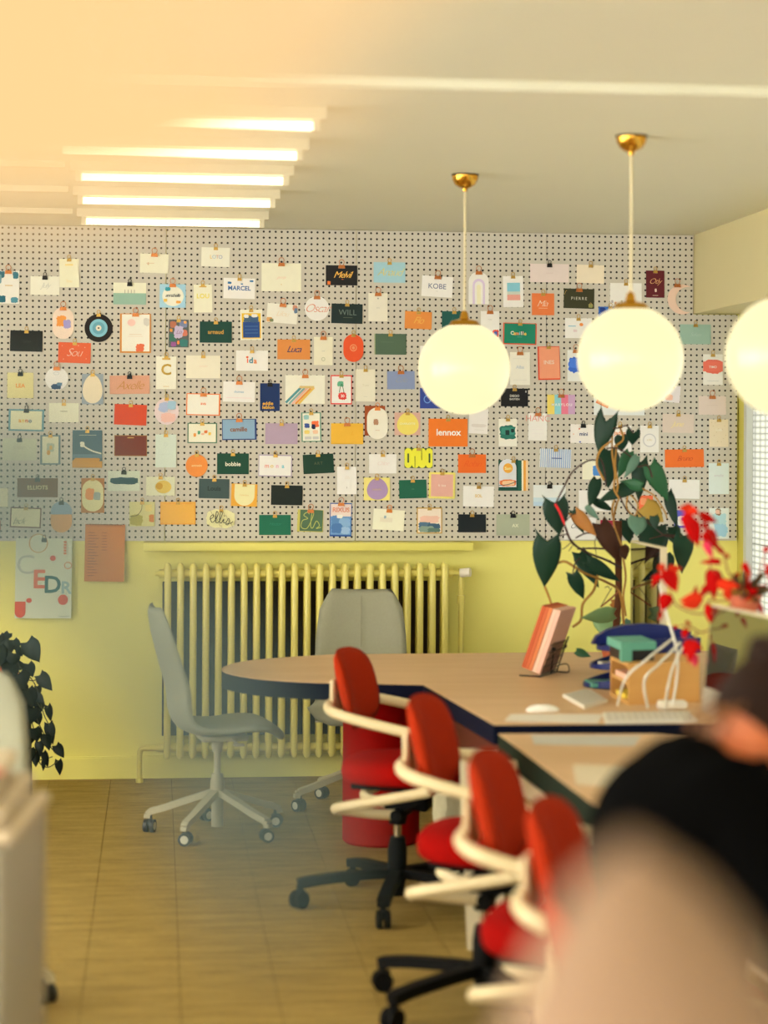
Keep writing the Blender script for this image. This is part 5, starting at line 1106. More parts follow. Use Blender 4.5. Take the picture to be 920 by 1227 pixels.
lye = mat('yellowing_leaf', (176, 168, 70), rough=.5, scale=8, rgb2=(206, 140, 70))
stemd = mat('dark_stem', (62, 32, 30), rough=.5); stemt = mat('tan_aerial_root', (188, 142, 66), rough=.6, scale=30, rgb2=(160, 116, 50)); stemr = mat('red_stem', (214, 24, 40), rough=.4)
D0 = 8.55
pb = PZ(738, 794, ZT); pb = CP((738 - 460) / FPX * D0, D0, ZT)
pl = thing('climbing_philodendron', (pb.x, pb.y, ZT), 'tall climbing plant with big dark arrow-shaped leaves and tangled roots on the table', 'plant')
g = MB(); g.lathe([(.045, 0), (.062, .09), (.068, .092), (.068, .11), (.060, .11), (.056, .09), (.001, .088)], pb, 28); g.build('pot', mat('terracotta', (186, 98, 60), rough=.8), pl)
g = MB(); x_ = PD(744, 600, D0); g.tube([Vector((pb.x, pb.y, ZT + .08)), Vector((pb.x + .015, pb.y, ZT + .3)), Vector((pb.x + .01, pb.y, ZT + .58))], .014, 12)
for q in g.v: q += Vector((random.uniform(-.003, .003),) * 3)
g.build('coir_pole', mat('coir_fibre', (112, 66, 36), rough=.95, bump=.6, bscale=200, rgb2=(70, 40, 24), scale=40), pl)
K = 4.18; ox, oy = 630, 580                 # second crop coordinates
def q2(x, y): return (ox + x / K, oy + y / K)
K1 = 4.6
def q1(x, y): return (640 + x / K1, 470 + y / K1)
Lv = [  # base px, tip px, width px, material, depth, lobe
 (q1(395, 160), q1(352, 335), 21, lg1, 8.45, .55, 1.0), (q1(545, 225), q1(540, 290), 13, lg1, 8.4, .5, .9),
 (q1(480, 240), q1(480, 330), 13, lg1, 8.6, .1, .5), (q1(410, 320), q1(408, 530), 22, lg1, 8.62, .12, .6),
 (q1(525, 330), q1(462, 475), 12, lg2, 8.5, .1, .5), (q1(570, 350), q1(492, 478), 9, lg4, 8.4, .05, .5),
 (q1(585, 385), q1(575, 605), 16, lg1, 8.55, .2, .7), (q1(640, 402), q1(738, 603), 18, lg2, 8.4, .12, .75),
 (q1(565, 505), q1(345, 605), 14, lg1, 8.42, .08, .6), (q1(590, 520), q1(470, 490), 11, lg2, 8.38, .1, .6),
 (q1(345, 480), q1(300, 640), 12, lg1, 8.5, .1, .5),
 (q2(150, 95), q2(165, 255), 25, lg1, 8.25, .3, .95), (q2(250, 150), q2(355, 262), 13, lor, 8.3, .2, .7),
 (q2(108, 285), q2(92, 518), 26, lg1, 8.2, .25, 1.0), (q2(375, 200), q2(470, 400), 19, lbr, 8.3, .12, .7),
 (q2(235, 450), q2(290, 578), 14, lg1, 8.2, .12, .8), (q2(310, 385), q2(475, 490), 13, lg1, 8.3, .1, .6),
 (q2(270, 345), q2(365, 520), 17, lg1, 8.45, .12, .7), (q2(560, 165), q2(555, 262), 18, lg4, 8.35, .15, .9),
 (q2(590, 110), q2(690, 190), 23, lye, 8.6, .1, .8), (q2(650, 210), q2(600, 400), 26, lg1, 8.55, .15, .7),
 (q2(790, 260), q2(780, 450), 19, lg1, 8.3, .2, .85), (q2(700, 350), q2(720, 450), 14, lg1, 8.6, .1, .6),
 (q2(640, 160), q2(650, 230), 10, lg1, 8.35, .1, .8), (q2(735, 215), q2(760, 290), 12, lg1, 8.4, .1, .8),
 (q2(720, 240), q2(830, 330), 12, lg1, 8.5, .1, .8),
 (q2(440, 650), q2(275, 670), 15, lg3, 8.3, .1, .6), (q2(400, 640), q2(420, 790), 26, lg3, 8.65, .1, .7), (q2(480, 700), q2(560, 790), 20, lg4, 8.7, .1, .7),
 (q2(300, 110), q2(370, 180), 7, lg4, 8.3, .0, .5), (q2(500, 180), q2(520, 300), 15, lg1, 8.6, .1, .8), (q2(480, 310), q2(500, 380), 12, lbr, 8.5, .1, .6), (q2(430, 595), q2(500, 620), 8, lor, 8.6, .1, .6),
 ((686, 612), (700, 640), 8, lg1, 8.5, .1, .7), ((712, 600), (735, 612), 8, lg1, 8.5, .1, .7), ((795, 640), (790, 668), 10, lg1, 8.6, .1, .7), ((690, 780), (708, 787), 8, lg2, 8.3, .1, .7), ((800, 590), (812, 634), 11, lg1, 8.62, .1, .7), ((772, 618), (748, 646), 14, lg1, 8.66, .1, .7)]
for (b0, t0, wpx, m, dd, lobe, w0) in Lv:
    leaf_mesh('leaf', PD(*b0, dd), PD(*t0, dd + random.uniform(-.06, .06)), wpx * dd / FPX * 1.32, m, pl, lobe, .22, random.uniform(.02, .09), random.uniform(-.3, .3), w0=w0)
def stem(name, l, r, m, parent, k=6, n=7):
    g = MB(); g.tube(spline([PD(x, y, d) for x, y, d in l], k), r, n); return g.build(name, m, parent)
S = stem
S('stem', [(*q1(345, 375), 8.5), (*q1(290, 380), 8.4), (*q1(210, 440), 8.3), (*q1(160, 530), 8.25), (*q2(150, 95), 8.25)], .0034, stemd, pl)
S('stem', [(*q1(430, 200), 8.45), (*q1(470, 195), 8.4), (*q1(510, 185), 8.4), (*q1(545, 225), 8.4)], .003, stemd, pl)
S('stem', [(*q1(400, 310), 8.45), (*q1(460, 310), 8.4), (*q1(550, 370), 8.4), (*q1(570, 410), 8.4), (*q1(625, 405), 8.4), (*q1(650, 470), 8.4)], .003, stemd, pl)
S('stem', [(*q1(345, 345), 8.45), (*q1(380, 400), 8.4), (*q1(395, 520), 8.4)], .003, stemd, pl)
S('aerial_root', [(*q1(430, 240), 8.5), (*q1(430, 340), 8.45), (*q1(445, 450), 8.42), (*q1(440, 530), 8.4), (*q1(465, 585), 8.4), (*q2(455, 100), 8.45), (*q2(440, 200), 8.5), (*q2(490, 330), 8.52)], .0042, stemt, pl)
S('aerial_root', [(*q1(455, 300), 8.5), (*q1(445, 400), 8.42), (*q1(460, 520), 8.4), (*q1(430, 640), 8.45), (*q2(440, 180), 8.5)], .0042, stemt, pl)
S('aerial_root', [(*q1(430, 265), 8.45), (*q1(365, 320), 8.42), (*q1(345, 400), 8.4), (*q1(385, 485), 8.4)], .0048, stemt, pl)
S('aerial_root', [(*q1(475, 200), 8.48), (*q1(490, 260), 8.45), (*q1(440, 300), 8.45)], .004, stemt, pl)
S('aerial_root', [(*q1(580, 525), 8.42), (*q1(660, 570), 8.4), (*q1(720, 660), 8.4), (*q2(705, 170), 8.45)], .0036, stemt, pl)
S('aerial_root', [(*q2(510, 60), 8.4), (*q2(505, 120), 8.4), (*q2(545, 160), 8.4), (*q2(560, 100), 8.4), (*q2(520, 50), 8.45)], .0036, stemt, pl)
S('stem', [(*q2(150, 95), 8.25), (*q2(195, 210), 8.22), (*q2(230, 290), 8.25), (*q2(300, 340), 8.35), (*q2(400, 380), 8.45), (*q2(480, 420), 8.5)], .0046, stemd, pl)
S('red_stem', [(*q2(145, 100), 8.21), (*q2(170, 140), 8.2), (*q2(195, 205), 8.2)], [.002] + [.005] * 10 + [.003] * 2, stemr, pl)
S('stem', [(*q2(195, 190), 8.22), (*q2(230, 155), 8.28), (*q2(250, 148), 8.3)], .002, stemd, pl)
S('stem', [(*q2(110, 285), 8.2), (*q2(150, 265), 8.22), (*q2(210, 250), 8.25)], .0026, stemd, pl)
S('stem', [(*q2(250, 270), 8.3), (*q2(310, 245), 8.35), (*q2(400, 260), 8.45)], .003, stemd, pl)
S('stem', [(*q2(260, 325), 8.3), (*q2(340, 322), 8.38), (*q2(480, 330), 8.5)], .0036, stemd, pl)
S('stem', [(*q2(235, 450), 8.2), (*q2(245, 400), 8.22), (*q2(270, 370), 8.28)], .0026, stemd, pl)
S('stem', [(*q2(470, 60), 8.4), (*q2(520, 150), 8.4), (*q2(620, 200), 8.45), (*q2(700, 260), 8.4), (*q2(780, 262), 8.3)], .003, stemd, pl)
S('stem', [(*q2(620, 275), 8.5), (*q2(700, 255), 8.4), (*q2(775, 265), 8.3)], .0028, stemd, pl)
S('stem', [(*q2(500, 70), 8.45), (*q2(570, 150), 8.42), (*q2(650, 215), 8.5)], .003, stemd, pl)
S('aerial_root', [(*q2(150, 400), 8.25), (*q2(200, 390), 8.22), (*q2(290, 445), 8.25), (*q2(400, 490), 8.35), (*q2(470, 545), 8.45), (*q2(490, 700), 8.5), (*q2(505, 740), 8.5)], .0052, stemt, pl)
S('aerial_root', [(*q2(95, 515), 8.2), (*q2(128, 605), 8.22), (*q2(150, 720), 8.25)], .0046, stemt, pl)
S('aerial_root', [(*q2(365, 430), 8.35), (*q2(340, 530), 8.3), (*q2(285, 600), 8.28), (*q2(275, 680), 8.28), (*q2(235, 715), 8.3)], .0052, stemt, pl)
S('aerial_root', [(*q2(480, 330), 8.5), (*q2(500, 460), 8.47), (*q2(488, 560), 8.46), (*q2(500, 660), 8.48)], .0044, stemt, pl)
S('stem', [(*q2(460, 540), 8.45), (*q2(430, 570), 8.42), (*q2(375, 615), 8.4)], .0034, mat('rust_stem', (150, 80, 40), rough=.6), pl)
for l in ([(*q2(230, 290), 8.25), (*q2(195, 320), 8.22), (*q2(180, 325), 8.22)], [(*q2(240, 300), 8.25), (*q2(215, 335), 8.22)], [(*q2(420, 380), 8.4), (*q2(470, 430), 8.4)], [(*q2(355, 260), 8.35), (*q2(345, 300), 8.35), (*q2(360, 400), 8.4)], [(*q2(395, 520), 8.35), (*q2(410, 512), 8.35), (*q2(420, 525), 8.35)], [(*q2(375, 615), 8.4), (*q2(400, 570), 8.4), (*q2(430, 520), 8.42)]):
    S('root_hair', l, .0014, stemd, pl, 4, 5)

# red-leafed plant: pot on a slim glass stand, sprays of scarlet leaves
DR = 6.3
rl = mat('scarlet_leaf', (190, 6, 4), rough=.8, spec=.1, scale=8, rgb2=(170, 6, 4)); rp_ = mat('magenta_leaf', (226, 50, 90), rough=.5, scale=8, rgb2=(206, 30, 70)); ro = mat('orange_red_leaf', (226, 60, 26), rough=.8, spec=.1, scale=8, rgb2=(206, 40, 20))
rb = CP((893 - 460) / FPX * DR, DR, ZT - .012)
rpn = thing('red_leaf_plant', rb, 'potted plant with sprays of scarlet leaves, its small pot raised before the window', 'plant')
zpot = CAMZ - (735 - CY) / FPX * DR
g = MB(); g.lathe([(.034, zpot), (.048, zpot + .05), (.052, zpot + .05), (.052, zpot + .062), (.042, zpot + .062), (.04, zpot + .05), (.001, zpot + .05)], (rb.x, rb.y, 0), 24)
g.build('pot', mat('salmon_pot', (206, 110, 80), rough=.7), rpn)
sd = CP((906 - 460) / FPX * 6.1, 6.1, ZT - .012)
stt = thing('pot_stand', (rb.x, rb.y, ZT - .012), 'slim glass cylinder raising the small salmon pot above the near desk', 'stand')
glassy = mat('clear_glass', (236, 240, 236), rough=.03, trans=1.0, var=0)
g = MB(); g.lathe([(.045, 0), (.045, zpot - .003 - (ZT - .012))], (rb.x, rb.y, ZT - .012), 24); g.build('stand_glass', glassy, stt)
g = MB(); rr = random.Random(5)
kk = 5.84; 
def q3(x, y): return (770 + x / kk, 590 + y / kk)
moss = mat('dark_foliage', (58, 40, 22), rough=.7, scale=10, rgb2=(90, 70, 30))
for k in range(26):
    a = rr.uniform(0, 2 * PI); b0 = Vector((rb.x, rb.y, zpot + .06)); e = rr.uniform(.03, .095)
    tp_ = b0 + Vector((math.cos(a) * e, math.sin(a) * e, rr.uniform(-.01, .09)))
    leaf_mesh('small_leaf', b0 + (tp_ - b0) * .3, tp_, .03, [moss, rl, moss, lye][k % 4], rpn, .1, .2, .1, rr.uniform(-1, 1))
RL = [((345, 110), (250, 110), 12, ro), ((330, 110), (385, 160), 12, ro), ((320, 150), (300, 215), 11, rl), ((330, 180), (392, 385), 20, rl), ((300, 150), (350, 300), 17, rl),
 ((395, 155), (525, 210), 11, rl), ((425, 215), (455, 265), 8, rl), ((450, 260), (520, 400), 15, rl), ((440, 280), (470, 380), 12, rl), ((435, 340), (487, 470), 11, rp_),
 ((520, 385), (580, 440), 7, rl), ((545, 480), (395, 492), 7, rl), ((470, 470), (550, 505), 8, rl), ((585, 430), (600, 460), 5, rl),
 ((130, 500), (140, 580), 9, ro), ((180, 530), (280, 535), 9, ro), ((160, 545), (230, 700), 18, rl), ((200, 540), (240, 700), 13, ro), ((130, 590), (60, 600), 8, rl), ((100, 590), (65, 670), 7, rl),
 ((175, 710), (130, 840), 17, rl), ((160, 740), (205, 790), 10, rl), ((130, 830), (110, 910), 6, rl),
 ((480, 540), (440, 650), 10, rl), ((500, 545), (560, 680), 12, rl), ((490, 540), (500, 760), 16, rl), ((520, 640), (690, 660), 14, ro), ((590, 680), (600, 760), 11, ro), ((640, 600), (680, 560), 7, rl),
 ((420, 740), (250, 760), 16, ro), ((400, 780), (260, 790), 12, ro), ((360, 720), (375, 650), 6, rl), ((460, 650), (400, 740), 10, rl),
 ((450, 780), (480, 930), 10, rl), ((470, 830), (485, 960), 8, rl), ((700, 500), (760, 590), 9, rl), ((715, 490), (725, 570), 7, rl),
 ((240, 930), (215, 960), 6, rl), ((300, 950), (290, 1030), 10, rl), ((330, 1030), (290, 1150), 12, rl), ((360, 1040), (320, 1200), 14, rl), ((350, 1050), (420, 1110), 10, rl), ((355, 1130), (370, 1227), 12, rp_), ((300, 905), (340, 930), 5, rl), ((780, 740), (850, 870), 9, rl), ((845, 410), (890, 380), 7, rl), ((870, 500), (885, 610), 7, rl), ((650, 640), (600, 760), 10, ro)]
for (b0, t0, wpx, m) in RL:
    dd = DR + random.uniform(-.12, .12)
    leaf_mesh('leaf', PD(*q3(*b0), dd), PD(*q3(*t0), dd + random.uniform(-.03, .03)), wpx * dd / FPX, m, rpn, .02, .25, .1, random.uniform(-.4, .4), w0=.3)
sr = mat('reddish_twig', (150, 60, 40), rough=.6)
for l in ([(720, 720), (600, 560), (560, 420), (440, 240), (380, 130), (320, 110)], [(720, 730), (560, 600), (480, 540), (470, 480)], [(700, 740), (560, 720), (440, 700), (380, 760)], [(700, 750), (520, 760), (460, 760), (470, 900)],
          [(700, 760), (420, 850), (250, 800), (200, 720), (160, 600), (130, 520)], [(720, 740), (560, 900), (420, 980), (350, 950), (260, 930)], [(700, 700), (720, 600), (712, 520)], [(380, 980), (350, 1050)], [(730, 720), (800, 600), (860, 420)], [(760, 720), (850, 700), (880, 560)]):
    S('twig', [(*q3(x, y), DR) for x, y in l], .0022, sr, rpn, 5, 6)
# glass bottle at the picture edge
bt = CP((912 - 460) / FPX * 6.42, 6.42, ZT - .012)
btz = CAMZ - (735 - CY) / FPX * 6.42
g = MB(); hgt = btz - ZT + .012
g.lathe([(.001, 0), (.04, 0), (.043, .02), (.043, hgt * .6), (.02, hgt * .8), (.015, hgt * .85), (.015, hgt)], (bt.x, bt.y, ZT - .012), 24, cap=False); g.build('glass_bottle', glassy, label='clear glass bottle on the desk at the right picture edge below the red plant', cat='bottle')

# trailing plant on a dark plant stool at the left
DL = 9.3
sb_ = CP((0 - 460) / FPX * DL, DL, 0)
g = MB(); stool = thing('plant_stool', (sb_.x, sb_.y, 0), 'dark plant stool by the yellow wall under the trailing plant', 'stool')
zp = CAMZ - (845 - CY) / FPX * DL
g.box((sb_.x, sb_.y, zp - .015), (.30, .26, .03), bev=.005); g.build('stool_top', blackp, stool)
for sx in (-1, 1):
    for sy in (-1, 1):
        g = MB(); g.bar((sb_.x + sx * .13, sb_.y + sy * .11, 0), (sb_.x + sx * .12, sb_.y + sy * .10, zp - .03), .03, .03, up=(0, 1, 0)); g.build('leg', blackp, stool)
tpn = thing('trailing_plant', (sb_.x, sb_.y, zp), 'trailing plant with dark green heart leaves in a terracotta pot at the left edge', 'plant')
g = MB(); g.lathe([(.07, 0), (.09, .13), (.098, .13), (.098, .155), (.088, .155), (.085, .13), (.001, .125)], (sb_.x - .01, sb_.y, zp), 28); g.build('pot', MATS['terracotta'], tpn)
ld = mat('deep_green_leaf', (12, 30, 24), rough=.5, scale=6, rgb2=(6, 18, 15), spec=.2)
kl = 5.575
def q4(x, y): return (x / kl, 740 + y / kl)
LL = [((60, 105), (30, 150), 9), ((180, 165), (265, 300), 22), ((90, 150), (120, 230), 12), ((50, 310), (190, 330), 14), ((265, 385), (350, 490), 15), ((240, 515), (300, 580), 10), ((320, 590), (340, 695), 9), ((325, 710), (355, 850), 12), ((375, 855), (428, 938), 11), ((390, 955), (400, 1055), 9),
 ((215, 605), (205, 715), 18), ((300, 780), (330, 890), 12), ((260, 830), (270, 930), 10), ((290, 900), (320, 1000), 8), ((180, 480), (220, 600), 20), ((120, 380), (170, 470), 24), ((70, 380), (80, 440), 14), ((190, 310), (220, 400), 12), ((40, 180), (60, 260), 18), ((10, 160), (30, 350), 20), ((90, 240), (70, 330), 16), ((140, 560), (190, 680), 22), ((230, 740), (250, 830), 16), ((200, 780), (180, 860), 14), ((120, 520), (100, 600), 20), ((130, 650), (150, 760), 24), ((150, 760), (160, 880), 20), ((110, 450), (130, 560), 24), ((260, 560), (270, 640), 12), ((240, 640), (265, 720), 12), ((200, 880), (215, 960), 12), ((235, 900), (240, 1000), 10), ((290, 960), (288, 1025), 5), ((60, 300), (110, 400), 20), ((-20, 200), (10, 330), 20), ((160, 800), (150, 910), 18), ((250, 460), (265, 520), 8), ((120, 210), (150, 260), 8), ((0, 120), (30, 170), 12), ((170, 900), (190, 960), 8)]
for (b0, t0, wpx) in LL:
    dd = DL - .12 + random.uniform(-.08, .08)
    leaf_mesh('leaf', PD(*q4(*b0), dd), PD(*q4(*t0), dd + random.uniform(-.02, .02)), wpx * dd / FPX * 1.15, ld, tpn, .15, .25, .08, random.uniform(-.4, .4), w0=.7)
for l in ([(40, 290), (150, 250), (180, 170)], [(60, 300), (200, 420), (265, 390)], [(100, 300), (230, 440), (290, 640), (330, 720)], [(90, 300), (200, 500), (230, 640), (300, 790), (350, 880), (375, 860)], [(80, 320), (180, 600), (240, 800), (260, 960), (320, 1000), (385, 960)], [(60, 330), (150, 640), (200, 860), (240, 950), (350, 930)], [(40, 300), (60, 200), (55, 110)], [(200, 470), (270, 600), (320, 600)], [(0, 340), (40, 240), (90, 160)]):
    S('vine', [(*q4(x, y), DL - .1) for x, y in l], .0024, mat('green_vine', (60, 66, 36), rough=.6), tpn, 5, 6)

# ================================================================== LEFT FOREGROUND CABINET
cabw = mat('warm_grey_metal', (170, 164, 148), rough=.45, var=.03)
cc = CP(-.885, 3.95)
zc = CAMZ - (992 - CY) / FPX * 3.95
cbn = thing('pedestal_cabinet', (cc.x, cc.y, 0), 'tall warm grey metal cabinet with dark slot handle at the left picture edge', 'cabinet', rz=-YAW)
g = MB(); g.box((0, 0, zc / 2), (.42, .5, zc), bev=.012); g.build('cabinet_body', cabw, cbn, world=False)
g = MB(); g.box((.0, -.256, zc / 2 - .02), (.38, .012, zc - .10), bev=.004); g.build('door', cabw, cbn, world=False)
g = MB(); g.box((.165, -.2645, zc - .06), (.06, .006, .018), bev=.002); g.build('slot_handle', blackm, cbn, world=False, label='dark slot handle')
cream_t = mat('cream_towel', (214, 196, 168), rough=.9, var=.06, scale=40, bump=.2)
for k in range(3):
    g = MB(); g.box((0, 0, 0), (.45 - .03 * k, .44, .028), bev=.015)
    rr = random.Random(k)
    for q in g.v: q.z += .005 * math.sin(q.x * 18 + k * 2)
    M_ = Matrix.Rotation(-YAW + .04 * k, 4, 'Z')
    g.v = [M_ @ q + Vector((cc.x - .01 * k + .0, cc.y, zc + .020 + .037 * k)) for q in g.v]
    g.build('folded_cloth', cream_t, label=['cream folded cloth lying directly on the left cabinet', 'cream folded cloth in the middle of the pile on the left cabinet', 'cream folded cloth topmost on the left cabinet'][k], cat='cloth', group='folded cloths on the left cabinet')
g = MB(); c_ = CP(-.715, 3.83); g.ball((c_.x, c_.y, zc + .02 + .102), (.02, .02, .009), 14, 8); g.build('pink_eraser', mat('pink_rubber', (226, 130, 110), rough=.6), label='small pink thing resting at the edge of the cloth pile', cat='eraser')

# ================================================================== THE PERSON
skin = mat('skin', (206, 116, 70), rough=.5, var=.05, scale=20, sss=.08)
blackknit = mat('black_knit', (6, 6, 6), rough=1, var=.1, scale=80, spec=.03)
hairm = mat('dark_brown_hair', (22, 12, 8), rough=.7, spec=.15, scale=12, stretch=(1, 1, 8), rgb2=(46, 26, 16), bump=.4, bscale=90)
DP = 3.6
Pw = lambda u, d, z: CP(u, d, z)
def skinned(name, joints, edges, rad, sub=1):
    me = bpy.data.meshes.new(name); me.from_pydata([tuple(j) for j in joints], edges, []); me.update()
    o = bpy.data.objects.new(name, me); COL.objects.link(o)
    md = o.modifiers.new('s', 'SKIN'); md.use_smooth_shade = True
    for i, r in enumerate(rad): me.skin_vertices[0].data[i].radius = (r, r) if not isinstance(r, tuple) else r
    me.skin_vertices[0].data[0].use_root = True
    if sub: o.modifiers.new('ss', 'SUBSURF').levels = sub
    dg = bpy.context.evaluated_depsgraph_get(); dg.update()
    ev = o.evaluated_get(dg); m2 = bpy.data.meshes.new_from_object(ev)
    vs = [v.co.copy() for v in m2.vertices]; fs = [tuple(p.vertices) for p in m2.polygons]
    bpy.data.objects.remove(o); bpy.data.meshes.remove(m2)
    return vs, fs
J = {}
J['pel'] = (.45, 3.52, .56); J['sp1'] = (.47, 3.52, .76); J['sp2'] = (.51, 3.54, .94); J['che'] = (.565, 3.56, 1.07); J['nk0'] = (.605, 3.57, 1.13); J['nk1'] = (.635, 3.575, 1.17); J['hd'] = (.655, 3.58, 1.195)
J['shN'] = (.565, 3.41, 1.10); J['elN'] = (.67, 3.33, .87); J['wrN'] = (.88, 3.44, .785)
J['shF'] = (.565, 3.72, 1.10); J['elF'] = (.74, 3.80, .88); J['wrF'] = (.88, 3.64, .80)
J['hpN'] = (.50, 3.42, .55); J['knN'] = (.90, 3.38, .56); J['anN'] = (.86, 3.38, .11); J['toN'] = (1.00, 3.37, .035)
J['hpF'] = (.50, 3.62, .55); J['knF'] = (.90, 3.68, .56); J['anF'] = (.90, 3.70, .11); J['toF'] = (1.04, 3.71, .035)
names = list(J); pos = [Pw(*J[n]) for n in names]
E = [('pel', 'sp1'), ('sp1', 'sp2'), ('sp2', 'che'), ('che', 'nk0'), ('nk0', 'nk1'), ('nk1', 'hd'), ('che', 'shN'), ('shN', 'elN'), ('elN', 'wrN'), ('che', 'shF'), ('shF', 'elF'), ('elF', 'wrF'), ('pel', 'hpN'), ('hpN', 'knN'), ('knN', 'anN'), ('anN', 'toN'), ('pel', 'hpF'), ('hpF', 'knF'), ('knF', 'anF'), ('anF', 'toF')]
R = dict(pel=.115, sp1=.11, sp2=.125, che=.12, nk0=.06, nk1=.052, hd=.05, shN=.06, elN=.04, wrN=.026, shF=.06, elF=.04, wrF=.026, hpN=.085, knN=.058, anN=.036, toN=.03, hpF=.085, knF=.058, anF=.036, toF=.03)
eidx = [(names.index(a), names.index(b)) for a, b in E]
body = MB(); vs, fs = skinned('tmp', pos, eidx, [R[n] for n in names]); body.add(vs, fs)
# head: bent forward (towards picture right and down); local x = face direction, z = crown
fdir = (R0 * .72 + FW * .26 + UP * -.64).normalized(); lft = UP.cross(fdir).normalized(); crown = fdir.cross(lft).normalized()
HM = Matrix((fdir, lft, crown)).transposed(); hc = Pw(.672, 3.59, 1.192)
H = MB(); H.ball((0, 0, 0), (.093, .076, .108), 28, 20)
for q in H.v:
    x, y, z = q
    if z < 0: q.x += -.010 * (z / .1) * 0 + .018 * min(1, -z / .1) * (1 if x > 0 else -.6); q.y *= 1 - .28 * min(1, -z / .108)
    if x > .05: q.x *= 1 - .10 * max(0, (x - .05) / .05)
    if x > .05 and abs(z) < .03: q.x -= .006 * (1 - abs(z) / .03) * (1 if abs(y) > .018 else 0)     # sockets
H.lathe([(.001, -.03), (.014, -.026), (.012, -.012), (.006, .02), (.001, .026)], (.094, 0, -.018), 12)      # nose
H.ball((.088, 0, -.058), (.012, .024, .006), 14, 8); H.ball((.087, 0, -.067), (.012, .022, .006), 14, 8)      # lips
H.ball((.078, 0, -.092), (.02, .024, .018), 14, 8)                                                      # chin
for s in (-1, 1):
    H.ball((.076, s * .031, .008), (.014, .014, .012), 12, 8)
    H.ball((-.004, s * .077, -.012), (.02, .008, .032), 14, 10); H.ball((.002, s * .081, -.01), (.012, .007, .022), 12, 8)   # ears
body.add([HM @ q + hc for q in H.v], H.f)
# hands with five fingers
def hand(w, fw, side, palm_up):
    fw = fw.normalized(); sd = fw.cross(UP).normalized() * side; nrm_ = UP
    c = w + fw * .045
    jj = [w, w + fw * .04 + UP * 0, w + fw * .085]; ee = [(0, 1), (1, 2)]; rr_ = [(.024, .018), (.036, .014), (.036, .012)]
    v, f = skinned('tmp', jj, ee, rr_); body.add(v, f)
    for k, (o_, ln_) in enumerate(((-.030, .066), (-.010, .076), (.010, .072), (.028, .056))):
        b = w + fw * .08 + sd * o_
        j3 = [b - fw * .02, b, b + fw * ln_ * .42 + UP * .004 + sd * o_ * .1, b + fw * ln_ * .74 - UP * .006 + sd * o_ * .15, b + fw * ln_ - UP * .02 + sd * o_ * .15]
        v, f = skinned('tmp', j3, [(0, 1), (1, 2), (2, 3), (3, 4)], [.009, .0092, .0085, .0078, .0066]); body.add(v, f)
    b = w + fw * .02 - sd * .026
    j3 = [b, b + fw * .02 - sd * .018, b + fw * .05 - sd * .03 - UP * .006, b + fw * .075 - sd * .028 - UP * .014]
    v, f = skinned('tmp', j3, [(0, 1), (1, 2), (2, 3)], [.012, .011, .0095, .008]); body.add(v, f)
hand(Pw(*J['wrN']), R0 * .9 + FW * .3 - UP * .15, 1, 0); hand(Pw(*J['wrF']), R0 * .95 - FW * .2 - UP * .2, -1, 0)
per = thing('person', Pw(.5, 3.55, 0), 'person in a black jumper with pinned-up dark hair bending over the desk', 'person')
bo = body.build('body', skin, per, smooth=180)
md = bo.modifiers.new('r', 'REMESH'); md.mode = 'VOXEL'; md.voxel_size = .006; md.use_smooth_shade = True
md = bo.modifiers.new('sm', 'SMOOTH'); md.iterations = 4; md.factor = .5
bake(bo)
# eyes
g = MB()
for s in (-1, 1): g.ball(HM @ Vector((.0865, s * .031, .006)) + hc, .0075, 12, 8)
g.build('eyes', mat('eye', (30, 20, 16), rough=.2), per)
# jumper: torso and arms, wider than the body
jn = ['pel', 'sp1', 'sp2', 'che', 'nk0', 'shN', 'elN', 'wrN', 'shF', 'elF', 'wrF']
jp = {n: Pw(*J[n]) for n in jn}
jp['pel'] = jp['pel'] - UP * .03; jp['wrN'] = jp['elN'].lerp(jp['wrN'], .82); jp['wrF'] = jp['elF'].lerp(jp['wrF'], .82)
RJ = dict(pel=.165, sp1=.16, sp2=.165, che=.145, nk0=.066, shN=.085, elN=.062, wrN=.042, shF=.085, elF=.062, wrF=.042)
ej = [(jn.index(a), jn.index(b)) for a, b in E if a in jn and b in jn]
v, f = skinned('tmp', [jp[n] for n in jn], ej, [RJ[n] for n in jn]); g = MB(); g.add(v, f)
g.ball(Pw(.47, 3.52, .98), (.125, .17, .17), 20, 14); g.ball(Pw(.515, 3.52, 1.06), (.11, .17, .12), 20, 14)
jo = g.build('jumper', blackknit, per, smooth=180)
md = jo.modifiers.new('r', 'REMESH'); md.mode = 'VOXEL'; md.voxel_size = .012; md.use_smooth_shade = True
md = jo.modifiers.new('sm', 'SMOOTH'); md.iterations = 8; md.factor = .6
bake(jo)
jn = ['pel', 'hpN', 'knN', 'anN', 'hpF', 'knF', 'anF']; RT_ = dict(pel=.155, hpN=.10, knN=.072, anN=.055, hpF=.10, knF=.072, anF=.055)
ej = [(jn.index(a), jn.index(b)) for a, b in E if a in jn and b in jn]
v, f = skinned('tmp', [Pw(*J[n]) for n in jn], ej, [RT_[n] for n in jn]); g = MB(); g.add(v, f); to = g.build('trousers', mat('dark_trousers', (26, 26, 32), rough=.9), per, smooth=180)
